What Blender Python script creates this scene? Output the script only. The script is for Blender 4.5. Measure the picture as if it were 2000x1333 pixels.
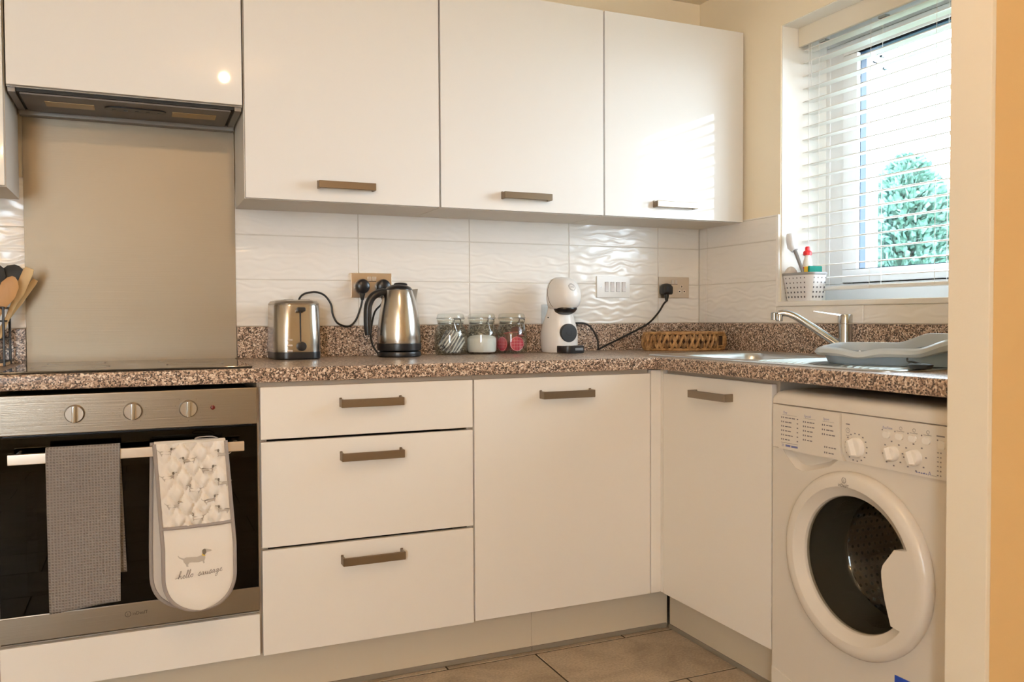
import bpy, bmesh, math, random
from mathutils import Vector, Matrix
from mathutils.geometry import tessellate_polygon
random.seed(7)
PI = math.pi
sc = bpy.context.scene
for o in list(bpy.data.objects):
    bpy.data.objects.remove(o, do_unlink=True)
COL = sc.collection

# ------------------------------------------------------------------ camera
cam_d = bpy.data.cameras.new('camera')
cam = bpy.data.objects.new('camera', cam_d)
COL.objects.link(cam)
cam_d.sensor_width = 36.0
cam_d.lens = 1654.36 * 36.0 / 2000.0
cam_d.clip_start = 0.02
cam_d.clip_end = 200
_y, _p, _r = math.radians(-23.6116), math.radians(-1.6128), math.radians(-0.2725)
_F = Vector((-math.sin(_y) * math.cos(_p), math.cos(_y) * math.cos(_p), math.sin(_p)))
_R = Vector((math.cos(_y), math.sin(_y), 0))
_U = _R.cross(_F)
_R2 = _R * math.cos(_r) + _U * math.sin(_r)
_U2 = -_R * math.sin(_r) + _U * math.cos(_r)
cam.matrix_world = Matrix(((_R2.x, _U2.x, -_F.x, -2.1024), (_R2.y, _U2.y, -_F.y, -2.8843), (_R2.z, _U2.z, -_F.z, 1.0399), (0, 0, 0, 1)))
sc.camera = cam
cam_d.dof.use_dof = True
cam_d.dof.focus_distance = 2.75
cam_d.dof.aperture_fstop = 6.3

# ------------------------------------------------------------------ world, lamps, exposure
w = bpy.data.worlds.new('overcast_sky')
sc.world = w
w.use_nodes = True
bg = w.node_tree.nodes['Background']
bg.inputs[0].default_value = (0.80, 0.91, 1.0, 1)
bg.inputs[1].default_value = 22.0

def lamp(name, loc, watts, radius, color):
    l = bpy.data.lights.new(name, 'POINT')
    l.energy = watts
    l.shadow_soft_size = radius
    l.color = color
    o = bpy.data.objects.new(name, l)
    o.location = loc
    COL.objects.link(o)
    return o
WARM = (1.0, 0.66, 0.38)
lamp('ceiling_lamp', (-1.70, -2.20, 2.25), 20, 0.018, WARM)
lamp('ceiling_lamp', (-2.9, -4.5, 2.20), 36, 0.06, WARM)
# daylight portal in the window opening: only guides the sampling of the sky
pl = bpy.data.lights.new('window_portal', 'AREA')
pl.shape = 'RECTANGLE'
pl.size = 1.12
pl.size_y = 0.98
pl.cycles.is_portal = True
po = bpy.data.objects.new('window_portal', pl)
po.location = (0.345, -1.04, 1.58)
po.rotation_euler = (0, PI / 2, 0)
COL.objects.link(po)

pl2 = bpy.data.lights.new('fill_window_portal', 'AREA')  # portal of the added fill window, only guides sky sampling
pl2.shape = 'RECTANGLE'
pl2.size = .86
pl2.size_y = 1.44
pl2.cycles.is_portal = True
po2 = bpy.data.objects.new('fill_window_portal', pl2)
po2.location = (-3.54, -5.04, 1.33)
po2.rotation_euler = (PI / 2, 0, PI)
COL.objects.link(po2)

vs = sc.view_settings
sc.display_settings.display_device = 'sRGB'
vs.view_transform = 'Standard'
vs.look = 'None'
vs.exposure = 0.04
vs.gamma = 1.0
vs.use_curve_mapping = False
cy = sc.cycles
cy.use_denoising = True
cy.max_bounces = 12
cy.diffuse_bounces = 6
cy.glossy_bounces = 6
cy.transparent_max_bounces = 24
cy.transmission_bounces = 8
cy.sample_clamp_indirect = 6.0
cy.blur_glossy = 0.1
cy.caustics_refractive = False

# ------------------------------------------------------------------ materials
MATS = {}
def mat(name, col, rough=0.5, metal=0.0, spec=0.5, coat=0.0, bump=None, vary=None, aniso=0, trans=0, sheen=0, emit=None):
    """principled; vary=(colour2, scale, stretch) noise mix; bump=(kind, scale, strength)"""
    if name in MATS:
        return MATS[name]
    m = bpy.data.materials.new(name)
    m.use_nodes = True
    nt = m.node_tree
    b = nt.nodes['Principled BSDF']
    b.inputs['Base Color'].default_value = (*col, 1)
    b.inputs['Roughness'].default_value = rough
    b.inputs['Metallic'].default_value = metal
    b.inputs['Specular IOR Level'].default_value = spec
    b.inputs['Coat Weight'].default_value = coat
    b.inputs['Anisotropic'].default_value = aniso
    b.inputs['Transmission Weight'].default_value = trans
    if emit:
        b.inputs['Emission Color'].default_value = (*emit[0], 1)
        b.inputs['Emission Strength'].default_value = emit[1]
    geo = nt.nodes.new('ShaderNodeNewGeometry')
    def noise(scale, stretch=(1, 1, 1), detail=4):
        mp = nt.nodes.new('ShaderNodeMapping')
        mp.inputs['Scale'].default_value = stretch
        nt.links.new(geo.outputs['Position'], mp.inputs['Vector'])
        n = nt.nodes.new('ShaderNodeTexNoise')
        n.inputs['Scale'].default_value = scale
        n.inputs['Detail'].default_value = detail
        nt.links.new(mp.outputs[0], n.inputs['Vector'])
        return n
    if vary:
        c2, s, st = vary
        n = noise(s, st)
        r = nt.nodes.new('ShaderNodeValToRGB')
        r.color_ramp.elements[0].position = 0.35
        r.color_ramp.elements[1].position = 0.65
        r.color_ramp.elements[0].color = (*col, 1)
        r.color_ramp.elements[1].color = (*c2, 1)
        nt.links.new(n.outputs['Fac'], r.inputs[0])
        nt.links.new(r.outputs[0], b.inputs['Base Color'])
    if bump:
        kind, s, strength = bump
        bp = nt.nodes.new('ShaderNodeBump')
        bp.inputs['Strength'].default_value = strength
        bp.inputs['Distance'].default_value = 0.002
        if kind == 'noise':
            n = noise(s)
            nt.links.new(n.outputs['Fac'], bp.inputs['Height'])
        elif kind == 'brush_x':
            n = noise(s, (0.01, 1, 1))
            nt.links.new(n.outputs['Fac'], bp.inputs['Height'])
        elif kind == 'brush_z':
            n = noise(s, (1, 1, 0.01))
            nt.links.new(n.outputs['Fac'], bp.inputs['Height'])
        elif kind == 'wave':
            wv = nt.nodes.new('ShaderNodeTexWave')
            wv.wave_type = 'BANDS'
            wv.bands_direction = 'Z'
            wv.inputs['Scale'].default_value = s
            wv.inputs['Distortion'].default_value = 6.0
            wv.inputs['Detail'].default_value = 0.0
            wv.inputs['Detail Scale'].default_value = 3.2
            mp = nt.nodes.new('ShaderNodeMapping')
            mp.inputs['Scale'].default_value = (0.42, 0.42, 1)
            nt.links.new(geo.outputs['Position'], mp.inputs['Vector'])
            nt.links.new(mp.outputs[0], wv.inputs['Vector'])
            nt.links.new(wv.outputs['Fac'], bp.inputs['Height'])
            bp.inputs['Distance'].default_value = 0.004
        elif kind == 'waffle':
            def cell(axis):
                mp = nt.nodes.new('ShaderNodeSeparateXYZ')
                nt.links.new(geo.outputs['Position'], mp.inputs[0])
                mu = nt.nodes.new('ShaderNodeMath'); mu.operation = 'MULTIPLY'
                mu.inputs[1].default_value = s * 2 * PI
                nt.links.new(mp.outputs[axis], mu.inputs[0])
                si = nt.nodes.new('ShaderNodeMath'); si.operation = 'SINE'
                nt.links.new(mu.outputs[0], si.inputs[0])
                return si
            a, c = cell(0), cell(2)
            mx = nt.nodes.new('ShaderNodeMath'); mx.operation = 'MAXIMUM'
            nt.links.new(a.outputs[0], mx.inputs[0]); nt.links.new(c.outputs[0], mx.inputs[1])
            nt.links.new(mx.outputs[0], bp.inputs['Height'])
            mr = nt.nodes.new('ShaderNodeMix'); mr.data_type = 'RGBA'
            mr.inputs['A'].default_value = (col[0] * .78, col[1] * .78, col[2] * .78, 1)
            mr.inputs['B'].default_value = (col[0] * 1.12, col[1] * 1.12, col[2] * 1.12, 1)
            ad = nt.nodes.new('ShaderNodeMath'); ad.operation = 'MULTIPLY_ADD'; ad.use_clamp = True
            ad.inputs[1].default_value = .5; ad.inputs[2].default_value = .5
            nt.links.new(mx.outputs[0], ad.inputs[0]); nt.links.new(ad.outputs[0], mr.inputs['Factor'])
            nt.links.new(mr.outputs['Result'], b.inputs['Base Color'])
        nt.links.new(bp.outputs[0], b.inputs['Normal'])
    MATS[name] = m
    return m

def glass(name, tint=(1, 1, 1), base=0.04, edge=0.9, rough=0.0):
    """thin clear pane: see-through with fresnel reflection"""
    if name in MATS:
        return MATS[name]
    m = bpy.data.materials.new(name)
    m.use_nodes = True
    nt = m.node_tree
    nt.nodes.clear()
    out = nt.nodes.new('ShaderNodeOutputMaterial')
    mix = nt.nodes.new('ShaderNodeMixShader')
    tr = nt.nodes.new('ShaderNodeBsdfTransparent')
    tr.inputs[0].default_value = (*tint, 1)
    gl = nt.nodes.new('ShaderNodeBsdfGlossy')
    gl.inputs['Roughness'].default_value = rough
    lw = nt.nodes.new('ShaderNodeLayerWeight')
    pw = nt.nodes.new('ShaderNodeMath'); pw.operation = 'POWER'
    lw.inputs['Blend'].default_value = 0.5
    pw.inputs[1].default_value = 4.0
    nt.links.new(lw.outputs['Facing'], pw.inputs[0])
    mm = nt.nodes.new('ShaderNodeMath'); mm.operation = 'MULTIPLY_ADD'; mm.use_clamp = True
    mm.inputs[1].default_value = edge; mm.inputs[2].default_value = base
    nt.links.new(pw.outputs[0], mm.inputs[0])
    nt.links.new(mm.outputs[0], mix.inputs[0])
    nt.links.new(tr.outputs[0], mix.inputs[1])
    nt.links.new(gl.outputs[0], mix.inputs[2])
    nt.links.new(mix.outputs[0], out.inputs[0])
    MATS[name] = m
    return m

def granite():
    m = bpy.data.materials.new('speckled_laminate')
    m.use_nodes = True
    nt = m.node_tree
    b = nt.nodes['Principled BSDF']
    b.inputs['Roughness'].default_value = 0.28
    b.inputs['Specular IOR Level'].default_value = 0.5
    geo = nt.nodes.new('ShaderNodeNewGeometry')
    def ns(scale, off):
        mp = nt.nodes.new('ShaderNodeMapping'); mp.inputs['Location'].default_value = (off, off * 2, off * 3)
        nt.links.new(geo.outputs['Position'], mp.inputs[0])
        v = nt.nodes.new('ShaderNodeTexVoronoi'); v.inputs['Scale'].default_value = scale
        nt.links.new(mp.outputs[0], v.inputs['Vector'])
        s = nt.nodes.new('ShaderNodeSeparateColor'); nt.links.new(v.outputs['Color'], s.inputs[0])
        return s
    a = ns(240, 0); c = ns(330, 5.3)
    r = nt.nodes.new('ShaderNodeValToRGB')
    cr = r.color_ramp; cr.interpolation = 'CONSTANT'
    cols = [(0.0, (.05, .034, .026)), (.10, (.14, .092, .065)), (.26, (.30, .20, .145)), (.48, (.46, .33, .245)), (.72, (.62, .49, .385)), (.88, (.76, .66, .56))]
    cr.elements[0].position = 0; cr.elements[0].color = (*cols[0][1], 1)
    cr.elements[1].position = cols[1][0]; cr.elements[1].color = (*cols[1][1], 1)
    for p, cc in cols[2:]:
        e = cr.elements.new(p); e.color = (*cc, 1)
    nt.links.new(a.outputs[0], r.inputs[0])
    r2 = nt.nodes.new('ShaderNodeValToRGB')
    r2.color_ramp.interpolation = 'CONSTANT'
    r2.color_ramp.elements[0].color = (0, 0, 0, 1); r2.color_ramp.elements[1].color = (1, 1, 1, 1)
    r2.color_ramp.elements[1].position = .84
    nt.links.new(c.outputs[1], r2.inputs[0])
    mx = nt.nodes.new('ShaderNodeMix'); mx.data_type = 'RGBA'
    nt.links.new(r2.outputs[0], mx.inputs['Factor'])
    nt.links.new(r.outputs[0], mx.inputs['A'])
    mx.inputs['B'].default_value = (.045, .03, .024, 1)
    nt.links.new(mx.outputs['Result'], b.inputs['Base Color'])
    MATS['granite'] = m
    return m

def floor_stone():
    m = bpy.data.materials.new('stone_tile')
    m.use_nodes = True
    nt = m.node_tree
    b = nt.nodes['Principled BSDF']
    b.inputs['Roughness'].default_value = 0.42
    geo = nt.nodes.new('ShaderNodeNewGeometry')
    oi = nt.nodes.new('ShaderNodeObjectInfo')
    ad = nt.nodes.new('ShaderNodeVectorMath'); ad.operation = 'ADD'
    nt.links.new(geo.outputs['Position'], ad.inputs[0])
    sc_ = nt.nodes.new('ShaderNodeVectorMath'); sc_.operation = 'SCALE'; sc_.inputs['Scale'].default_value = 1.0
    nt.links.new(oi.outputs['Location'], sc_.inputs[0])
    nt.links.new(sc_.outputs[0], ad.inputs[1])
    n1 = nt.nodes.new('ShaderNodeTexNoise'); n1.inputs['Scale'].default_value = 5; n1.inputs['Detail'].default_value = 8; n1.inputs['Distortion'].default_value = 1.2
    n2 = nt.nodes.new('ShaderNodeTexNoise'); n2.inputs['Scale'].default_value = 140; n2.inputs['Detail'].default_value = 4
    for n in (n1, n2):
        nt.links.new(ad.outputs[0], n.inputs['Vector'])
    r = nt.nodes.new('ShaderNodeValToRGB')
    r.color_ramp.elements[0].position = .3; r.color_ramp.elements[0].color = (.30, .235, .17, 1)
    r.color_ramp.elements[1].position = .72; r.color_ramp.elements[1].color = (.52, .43, .33, 1)
    nt.links.new(n1.outputs['Fac'], r.inputs[0])
    mx = nt.nodes.new('ShaderNodeMix'); mx.data_type = 'RGBA'; mx.blend_type = 'OVERLAY'
    mx.inputs['Factor'].default_value = .5
    nt.links.new(r.outputs[0], mx.inputs['A'])
    nt.links.new(n2.outputs['Fac'], mx.inputs['B'])
    nt.links.new(mx.outputs['Result'], b.inputs['Base Color'])
    bp = nt.nodes.new('ShaderNodeBump'); bp.inputs['Strength'].default_value = .2; bp.inputs['Distance'].default_value = .002
    nt.links.new(n2.outputs['Fac'], bp.inputs['Height']); nt.links.new(bp.outputs[0], b.inputs['Normal'])
    return m

PAINT = mat('cream_paint', (.88, .80, .64), .75, bump=('noise', 260, .12))
CEIL = mat('ceiling_paint', (.84, .78, .66), .85, bump=('noise', 200, .1))
WHITEPAINT = mat('white_gloss_paint', (.84, .82, .76), .35)
JAMB = mat('jamb_paint', (.82, .76, .64), .6, bump=('noise', 240, .1))
GLOSS = mat('white_gloss_door', (.79, .785, .77), .035, spec=.3)
SATIN = mat('white_satin_door', (.80, .77, .72), .34)
CARC = mat('cabinet_carcass', (.74, .71, .66), .5)
EDGE = mat('cabinet_edging', (.50, .43, .35), .5)
PLINTH = mat('plinth_board', (.58, .51, .40), .42)
STRIP = mat('plinth_seal', (.22, .19, .15), .4)
TILE = mat('rippled_tile', (.83, .81, .775), .16, bump=('wave', 11, .26))
GROUT = mat('grout', (.66, .63, .58), .9)
FGROUT = mat('floor_grout', (.04, .03, .02), .9)
TRIMW = mat('tile_trim', (.84, .82, .78), .3)
HANDLE = mat('bronze_nickel', (.27, .215, .16), .36, metal=1, bump=('brush_x', 300, .1))
STEEL = mat('brushed_steel', (.29, .255, .21), .30, metal=1, bump=('brush_x', 500, .18))
STEELV = mat('brushed_steel_upright', (.55, .525, .49), .2, metal=1, bump=('noise', 300, .04))
CHROME = mat('chrome', (.52, .535, .55), .14, metal=1)
SINKM = mat('sink_steel', (.66, .68, .70), .28, metal=1, bump=('noise', 60, .03))
SPLASH = mat('splashback_steel', (.31, .265, .205), .5, metal=1, bump=('brush_x', 420, .12))
BLACK = mat('black_plastic', (.012, .012, .014), .3)
BLACKM = mat('black_matte', (.018, .018, .018), .6)
BLACKG = mat('black_glass', (.008, .008, .009), .03, spec=.6)
CABLE = mat('black_cable', (.014, .013, .013), .45)
WPLAST = mat('white_plastic', (.83, .83, .82), .22)
WMWHITE = mat('white_enamel', (.66, .615, .55), .25)
WMPLAST = mat('ivory_plastic', (.69, .645, .58), .3)
UPVC = mat('white_upvc', (.82, .84, .86), .28)
GASK = mat('blue_grey_gasket', (.018, .05, .10), .5)
DGREY = mat('dark_gap', (.02, .02, .02), .7)
GR = granite()
STONE = floor_stone()

# ------------------------------------------------------------------ mesh builder
class MB:
    def __init__(self, xf=None):
        self.v = []; self.f = []; self.xf = xf; self.bev = False
    def add(self, vs, fs):
        n = len(self.v)
        for p in vs:
            self.v.append(tuple(self.xf(p)) if self.xf else tuple(p))
        for f in fs:
            self.f.append([i + n for i in f])
        return self
    def box(self, a, b, bev=0.0, seg=2):
        x0, x1 = sorted((a[0], b[0])); y0, y1 = sorted((a[1], b[1])); z0, z1 = sorted((a[2], b[2]))
        vs = [(x0, y0, z0), (x1, y0, z0), (x1, y1, z0), (x0, y1, z0), (x0, y0, z1), (x1, y0, z1), (x1, y1, z1), (x0, y1, z1)]
        fs = [(0, 3, 2, 1), (4, 5, 6, 7), (0, 1, 5, 4), (1, 2, 6, 5), (2, 3, 7, 6), (3, 0, 4, 7)]
        bev = min(bev, .49 * min(x1 - x0, y1 - y0, z1 - z0))
        if bev > 0:
            self.bev = True
            bm = bmesh.new()
            bv = [bm.verts.new(p) for p in vs]
            for f in fs:
                bm.faces.new([bv[i] for i in f])
            bmesh.ops.bevel(bm, geom=list(bm.edges), offset=bev, segments=seg, affect='EDGES', profile=.5)
            bm.verts.index_update()
            vs = [tuple(q.co) for q in bm.verts]; fs = [[q.index for q in f.verts] for f in bm.faces]
            bm.free()
        return self.add(vs, fs)
    def loft(self, rings, close=True, cap0=True, cap1=True):
        n = len(rings[0]); vs = [p for r in rings for p in r]; fs = []
        for k in range(len(rings) - 1):
            for i in range(n if close else n - 1):
                j = (i + 1) % n
                fs.append((k * n + i, k * n + j, (k + 1) * n + j, (k + 1) * n + i))
        if cap0: fs.append(list(range(n))[::-1])
        if cap1: fs.append([(len(rings) - 1) * n + i for i in range(n)])
        return self.add(vs, fs)
    def lathe(self, prof, c=(0, 0, 0), n=32, axis='z', cap0=True, cap1=True):
        rings = []
        for r, h in prof:
            ring = []
            for i in range(n):
                a = 2 * PI * i / n
                p, q = r * math.cos(a), r * math.sin(a)
                if axis == 'z': v = (c[0] + p, c[1] + q, c[2] + h)
                elif axis == 'y': v = (c[0] + p, c[1] + h, c[2] + q)
                else: v = (c[0] + h, c[1] + p, c[2] + q)
                ring.append(v)
            rings.append(ring)
        return self.loft(rings, True, cap0, cap1)
    def cyl(self, p0, p1, r0, r1=None, n=16):
        return self.tube([p0, p1], [r0, r0 if r1 is None else r1], n)
    def tube(self, pts, r, n=8, closed=False, caps=True):
        P = [Vector(p) for p in pts]; m = len(P)
        rr = r if isinstance(r, (list, tuple)) else [r] * m
        rings = []; up = None
        for i in range(m):
            if closed: t = (P[(i + 1) % m] - P[i - 1])
            else: t = (P[min(i + 1, m - 1)] - P[max(i - 1, 0)])
            t.normalize()
            if up is None:
                up = Vector((0, 0, 1)) if abs(t.z) < .9 else Vector((1, 0, 0))
            u = (up - t * up.dot(t))
            if u.length < 1e-6: u = t.orthogonal()
            u.normalize(); w_ = t.cross(u); up = u
            rings.append([tuple(P[i] + (u * math.cos(2 * PI * k / n) + w_ * math.sin(2 * PI * k / n)) * rr[i]) for k in range(n)])
        if closed:
            rings.append(rings[0]); return self.loft(rings, True, False, False)
        return self.loft(rings, True, caps, caps)
    def prism(self, poly, h0, h1, axis='z', holes=()):
        """extrude a 2D outline; axis z: (x,y); axis y: (x,z); axis x: (y,z)"""
        def P(p, h):
            return {'z': (p[0], p[1], h), 'y': (p[0], h, p[1]), 'x': (h, p[0], p[1])}[axis]
        loops = [list(poly)] + [list(q) for q in holes]
        flat = [p for l in loops for p in l]
        tris = tessellate_polygon([[Vector((p[0], p[1], 0)) for p in l] for l in loops])
        n = len(flat); vs = [P(p, h0) for p in flat] + [P(p, h1) for p in flat]
        fs = [(t[2], t[1], t[0]) for t in tris] + [tuple(i + n for i in t) for t in tris]
        o = 0
        for l in loops:
            k = len(l)
            for i in range(k):
                j = (i + 1) % k
                fs.append((o + i, o + j, n + o + j, n + o + i))
            o += k
        return self.add(vs, fs)
    def flat(self, poly, fn):
        """thin printed patch: 2D outline mapped by fn(x,y) to 3D"""
        tris = tessellate_polygon([[Vector((p[0], p[1], 0)) for p in poly]])
        return self.add([fn(p[0], p[1]) for p in poly], [tuple(t) for t in tris])
    def ellipsoid(self, c, r, n=24, m=14, t0=0, t1=PI):
        rings = []
        for k in range(m + 1):
            t = t0 + (t1 - t0) * k / m
            s = max(math.sin(t), 1e-4)
            rings.append([(c[0] + r[0] * s * math.cos(2 * PI * i / n), c[1] + r[1] * s * math.sin(2 * PI * i / n), c[2] + r[2] * math.cos(t)) for i in range(n)])
        return self.loft(rings)
    def build(self, name, m, parent=None, local=False, smooth=35, loc=None):
        me = bpy.data.meshes.new(name)
        if loc is None:
            if parent is not None:
                loc = Vector((0, 0, 0))
                off = Vector((0, 0, 0)) if local else wloc(parent)
            else:
                xs = [p[0] for p in self.v]; ys = [p[1] for p in self.v]; zs = [p[2] for p in self.v]
                off = Vector(((min(xs) + max(xs)) / 2, (min(ys) + max(ys)) / 2, min(zs))); loc = off
        else:
            off = Vector(loc); loc = Vector(loc) - (wloc(parent) if parent else Vector((0, 0, 0)))
        me.from_pydata([(p[0] - off[0], p[1] - off[1], p[2] - off[2]) for p in self.v], [], self.f)
        bm = bmesh.new(); bm.from_mesh(me)
        bmesh.ops.remove_doubles(bm, verts=bm.verts, dist=1e-6)
        bmesh.ops.recalc_face_normals(bm, faces=bm.faces)
        bm.to_mesh(me); bm.free()
        if smooth:
            me.polygons.foreach_set('use_smooth', [True] * len(me.polygons))
            me.set_sharp_from_angle(angle=math.radians(smooth))
        me.materials.append(m)
        o = bpy.data.objects.new(name, me)
        COL.objects.link(o)
        o.location = loc
        if self.bev and smooth:
            wn = o.modifiers.new('normals', 'WEIGHTED_NORMAL'); wn.keep_sharp = True
        if parent is not None: o.parent = parent
        return o
def wloc(o):
    l = Vector((0, 0, 0))
    while o is not None:
        l = l + o.location; o = o.parent
    return l
def tag(o, label=None, cat=None, group=None, kind=None):
    if label: o['label'] = label
    if cat: o['category'] = cat
    if group: o['group'] = group
    if kind: o['kind'] = kind
    return o
def thing(name, label, cat, loc=(0, 0, 0), rotz=0, group=None):
    o = bpy.data.objects.new(name, None)
    o.empty_display_size = .05
    o.location = loc; o.rotation_euler = (0, 0, rotz)
    COL.objects.link(o)
    return tag(o, label, cat, group)
def bezier(pts, n=12):
    """Catmull-Rom through points"""
    P = [Vector(p) for p in pts]; out = []
    for i in range(len(P) - 1):
        a = P[i - 1] if i else P[i] * 2 - P[i + 1]
        b, c = P[i], P[i + 1]
        d = P[i + 2] if i + 2 < len(P) else P[i + 1] * 2 - P[i]
        for k in range(n):
            t = k / n
            out.append(tuple(.5 * ((2 * b) + (c - a) * t + (2 * a - 5 * b + 4 * c - d) * t * t + (3 * b - a - 3 * c + d) * t ** 3)))
    out.append(tuple(P[-1]))
    return out
def rrect(x0, x1, y0, y1, r, n=6):
    pts = []
    for cx, cy_, a0 in ((x1 - r, y1 - r, 0), (x0 + r, y1 - r, PI / 2), (x0 + r, y0 + r, PI), (x1 - r, y0 + r, 1.5 * PI)):
        for i in range(n + 1):
            a = a0 + PI / 2 * i / n
            pts.append((cx + r * math.cos(a), cy_ + r * math.sin(a)))
    return pts
def disc(cx, cy_, r, n=20, sx=1):
    return [(cx + r * sx * math.cos(2 * PI * i / n), cy_ + r * math.sin(2 * PI * i / n)) for i in range(n)]
TEXTC = {}
def text2d(s):
    """outline triangles of a word, height 1 = cap height about .7"""
    if s not in TEXTC:
        cu = bpy.data.curves.new('word', 'FONT'); cu.body = s; cu.resolution_u = 2
        o = bpy.data.objects.new('word', cu); COL.objects.link(o)
        dg = bpy.context.evaluated_depsgraph_get()
        me = bpy.data.meshes.new_from_object(o.evaluated_get(dg))
        TEXTC[s] = ([tuple(v.co[:2]) for v in me.vertices], [list(p.vertices) for p in me.polygons])
        bpy.data.objects.remove(o); bpy.data.curves.remove(cu); bpy.data.meshes.remove(me)
    return TEXTC[s]
def put_text(mb, s, fn, x, y, size, sx=1.0):
    v, f = text2d(s)
    mb.add([fn(x + p[0] * size * sx, y + p[1] * size) for p in v], f)
def put_stroke(mb, pts, fn, wd):
    """flat stroke of width wd along a 2D polyline"""
    L = []; R_ = []
    for i, p in enumerate(pts):
        a = pts[max(i - 1, 0)]; b = pts[min(i + 1, len(pts) - 1)]
        dx, dy = b[0] - a[0], b[1] - a[1]; l = math.hypot(dx, dy) or 1
        nx, ny = -dy / l * wd / 2, dx / l * wd / 2
        L.append((p[0] + nx, p[1] + ny)); R_.append((p[0] - nx, p[1] - ny))
    n = len(pts)
    mb.add([fn(*p) for p in L] + [fn(*p) for p in R_], [(i, i + 1, n + i + 1, n + i) for i in range(n - 1)])
def arc(cx, cy_, r, a0, a1, n=20):
    return [(cx + r * math.cos(a0 + (a1 - a0) * i / n), cy_ + r * math.sin(a0 + (a1 - a0) * i / n)) for i in range(n + 1)]

# ================================================================== SETTING
ZC = 2.307
YP = -.585     # face of the base doors, back run
XP = -.576     # face of the base doors, window run
YW = -.2873    # face of the wall-unit doors
def struct(name, mb, m, **k):
    return tag(mb.build(name, m, **k), kind='structure')
wall_back = struct('wall_back', MB().box((-4.2, 0, -.1), (.35, .15, ZC + .1)), PAINT)
# window wall with opening
WY0, WY1, WZ0, WZ1 = -.48, -1.60, 1.078, 2.074
m_ = MB()
m_.box((0, -4.9, -.1), (.35, 0, WZ0)).box((0, -4.9, WZ1), (.35, 0, ZC + .1))
m_.box((0, WY0, WZ0), (.35, 0, WZ1)).box((0, -4.9, WZ0), (.35, WY1, WZ1))
wall_right = struct('wall_right', m_, PAINT)
struct('wall_left', MB().box((-4.2, -4.9, -.1), (-4.05, 0, ZC + .1)), PAINT)
NX0, NX1, NZ0, NZ1 = -3.98, -3.10, .60, 2.06
m_ = MB().box((-4.2, -5.05, -.1), (NX0, -4.9, ZC + .1)).box((NX1, -5.05, -.1), (.35, -4.9, ZC + .1)).box((NX0, -5.05, NZ1), (NX1, -4.9, ZC + .1)).box((NX0, -5.05, -.1), (NX1, -4.9, NZ0))
struct('wall_front', m_, PAINT)
# unseen window added behind the camera to fill the lower doors with daylight
gd = tag(thing('fill_window', None, None, ((NX0 + NX1) / 2, -4.97, NZ0)), kind='structure')
m_ = MB()
for a in ((NX0, NX0 + .06), (NX1 - .06, NX1)):
    m_.box((a[0], -5.0, NZ0), (a[1], -4.94, NZ1), .004)
m_.box((NX0 + .06, -5.0, NZ0), (NX1 - .06, -4.94, NZ0 + .06), .004).box((NX0 + .06, -5.0, NZ1 - .06), (NX1 - .06, -4.94, NZ1), .004)
m_.build('window_frame', UPVC, gd)
MB().box((NX0 + .06, -4.975, NZ0 + .06), (NX1 - .06, -4.969, NZ1 - .06)).build('pane', glass('window_glass', (.97, .99, 1.0), .04, .8), gd)
struct('ceiling', MB().box((-4.2, -5.05, ZC), (.35, .15, ZC + .1)), CEIL)
floor = struct('floor', MB().box((-4.2, -5.05, -.1), (.35, .15, -.0012)), FGROUT)
# stub wall beside the washing machine, its end lined with a painted board
wall_partition = struct('wall_side', MB().box((-.668, -1.812, 0), (0, -1.728, ZC)), mat('lamplit_paint', (.72, .49, .23), .75, bump=('noise', 260, .12)))  # orange of the warm lamplight put into the wall colour
struct('trim_1', MB().box((-.680, -1.8125, 0), (-.668, -1.7255, ZC), .002), JAMB)

m_ = MB().box((.004, WY0 - .003, WZ0 + .014), (.2095, WY0, WZ1)).box((.004, WY1 + .003, WZ0 + .014), (.2095, WY1, WZ1)).box((.004, WY0 - .003, WZ1 - .003), (.2095, WY1 + .003, WZ1))
struct('trim_5', m_, mat('reveal_white', (.85, .83, .78), .55))
# floor tiles, running bond
TL, TW, G = .605, .338, .0055
cache = {}
rows = [(-.203, -.541), (-.541, -.879)]
yy = -.879
while yy > -4.8:
    rows.append((yy, yy - TW)); yy -= TW
for k, (ya, yb) in enumerate(rows):
    x = -.683 - (0 if k % 2 == 0 else .3215) + 2 * TL
    while x > -3.9:
        xa, xb = x - TL, x
        xb_ = min(xb, -.004)
        if xb_ - xa > .06 and xa > -4.0:
            key = (round(xb_ - xa, 3), round(ya - yb, 3))
            if key not in cache:
                b = MB().box((-(xb_ - xa) / 2 + G / 2, -(ya - yb) / 2 + G / 2, -.006), ((xb_ - xa) / 2 - G / 2, (ya - yb) / 2 - G / 2, 0), .0012, 1)
                cache[key] = b.build('tile', STONE, floor, local=True)
                t = cache[key]
            else:
                t = cache[key].copy(); COL.objects.link(t)
            t.location = Vector(((xa + xb_) / 2, (ya + yb) / 2, .0)) - wloc(floor)
        x -= TL

# wall tiles: back wall
def wall_tile(par, axis, a0, a1, z0, z1):
    th = .008; g = .0015
    if axis == 'x':
        b = MB().box((a0 + g, -th, z0 + g), (a1 - g, 0.002, z1 - g), .0012, 1)
        c = ((a0 + a1) / 2, -th / 2, z0)
    else:
        b = MB().box((-th, a0 + g, z0 + g), (.002, a1 - g, z1 - g), .0012, 1)
        c = (-th / 2, (a0 + a1) / 2, z0)
    return b.build('tile', TILE, par, loc=c)
ZR = [1.0135, 1.1665, 1.3125, 1.460]
xs = [-2.63, -2.227, -1.823, -1.4188, -1.0122, -.6072, -.2061, -.008]
struct('trim_2', MB().box((-2.63, -.006, 1.0135), (0, 0, 1.46)), GROUT)
for r in range(3):
    for i in range(len(xs) - 1):
        wall_tile(wall_back, 'x', xs[i], xs[i + 1], ZR[r], ZR[r + 1])
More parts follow.
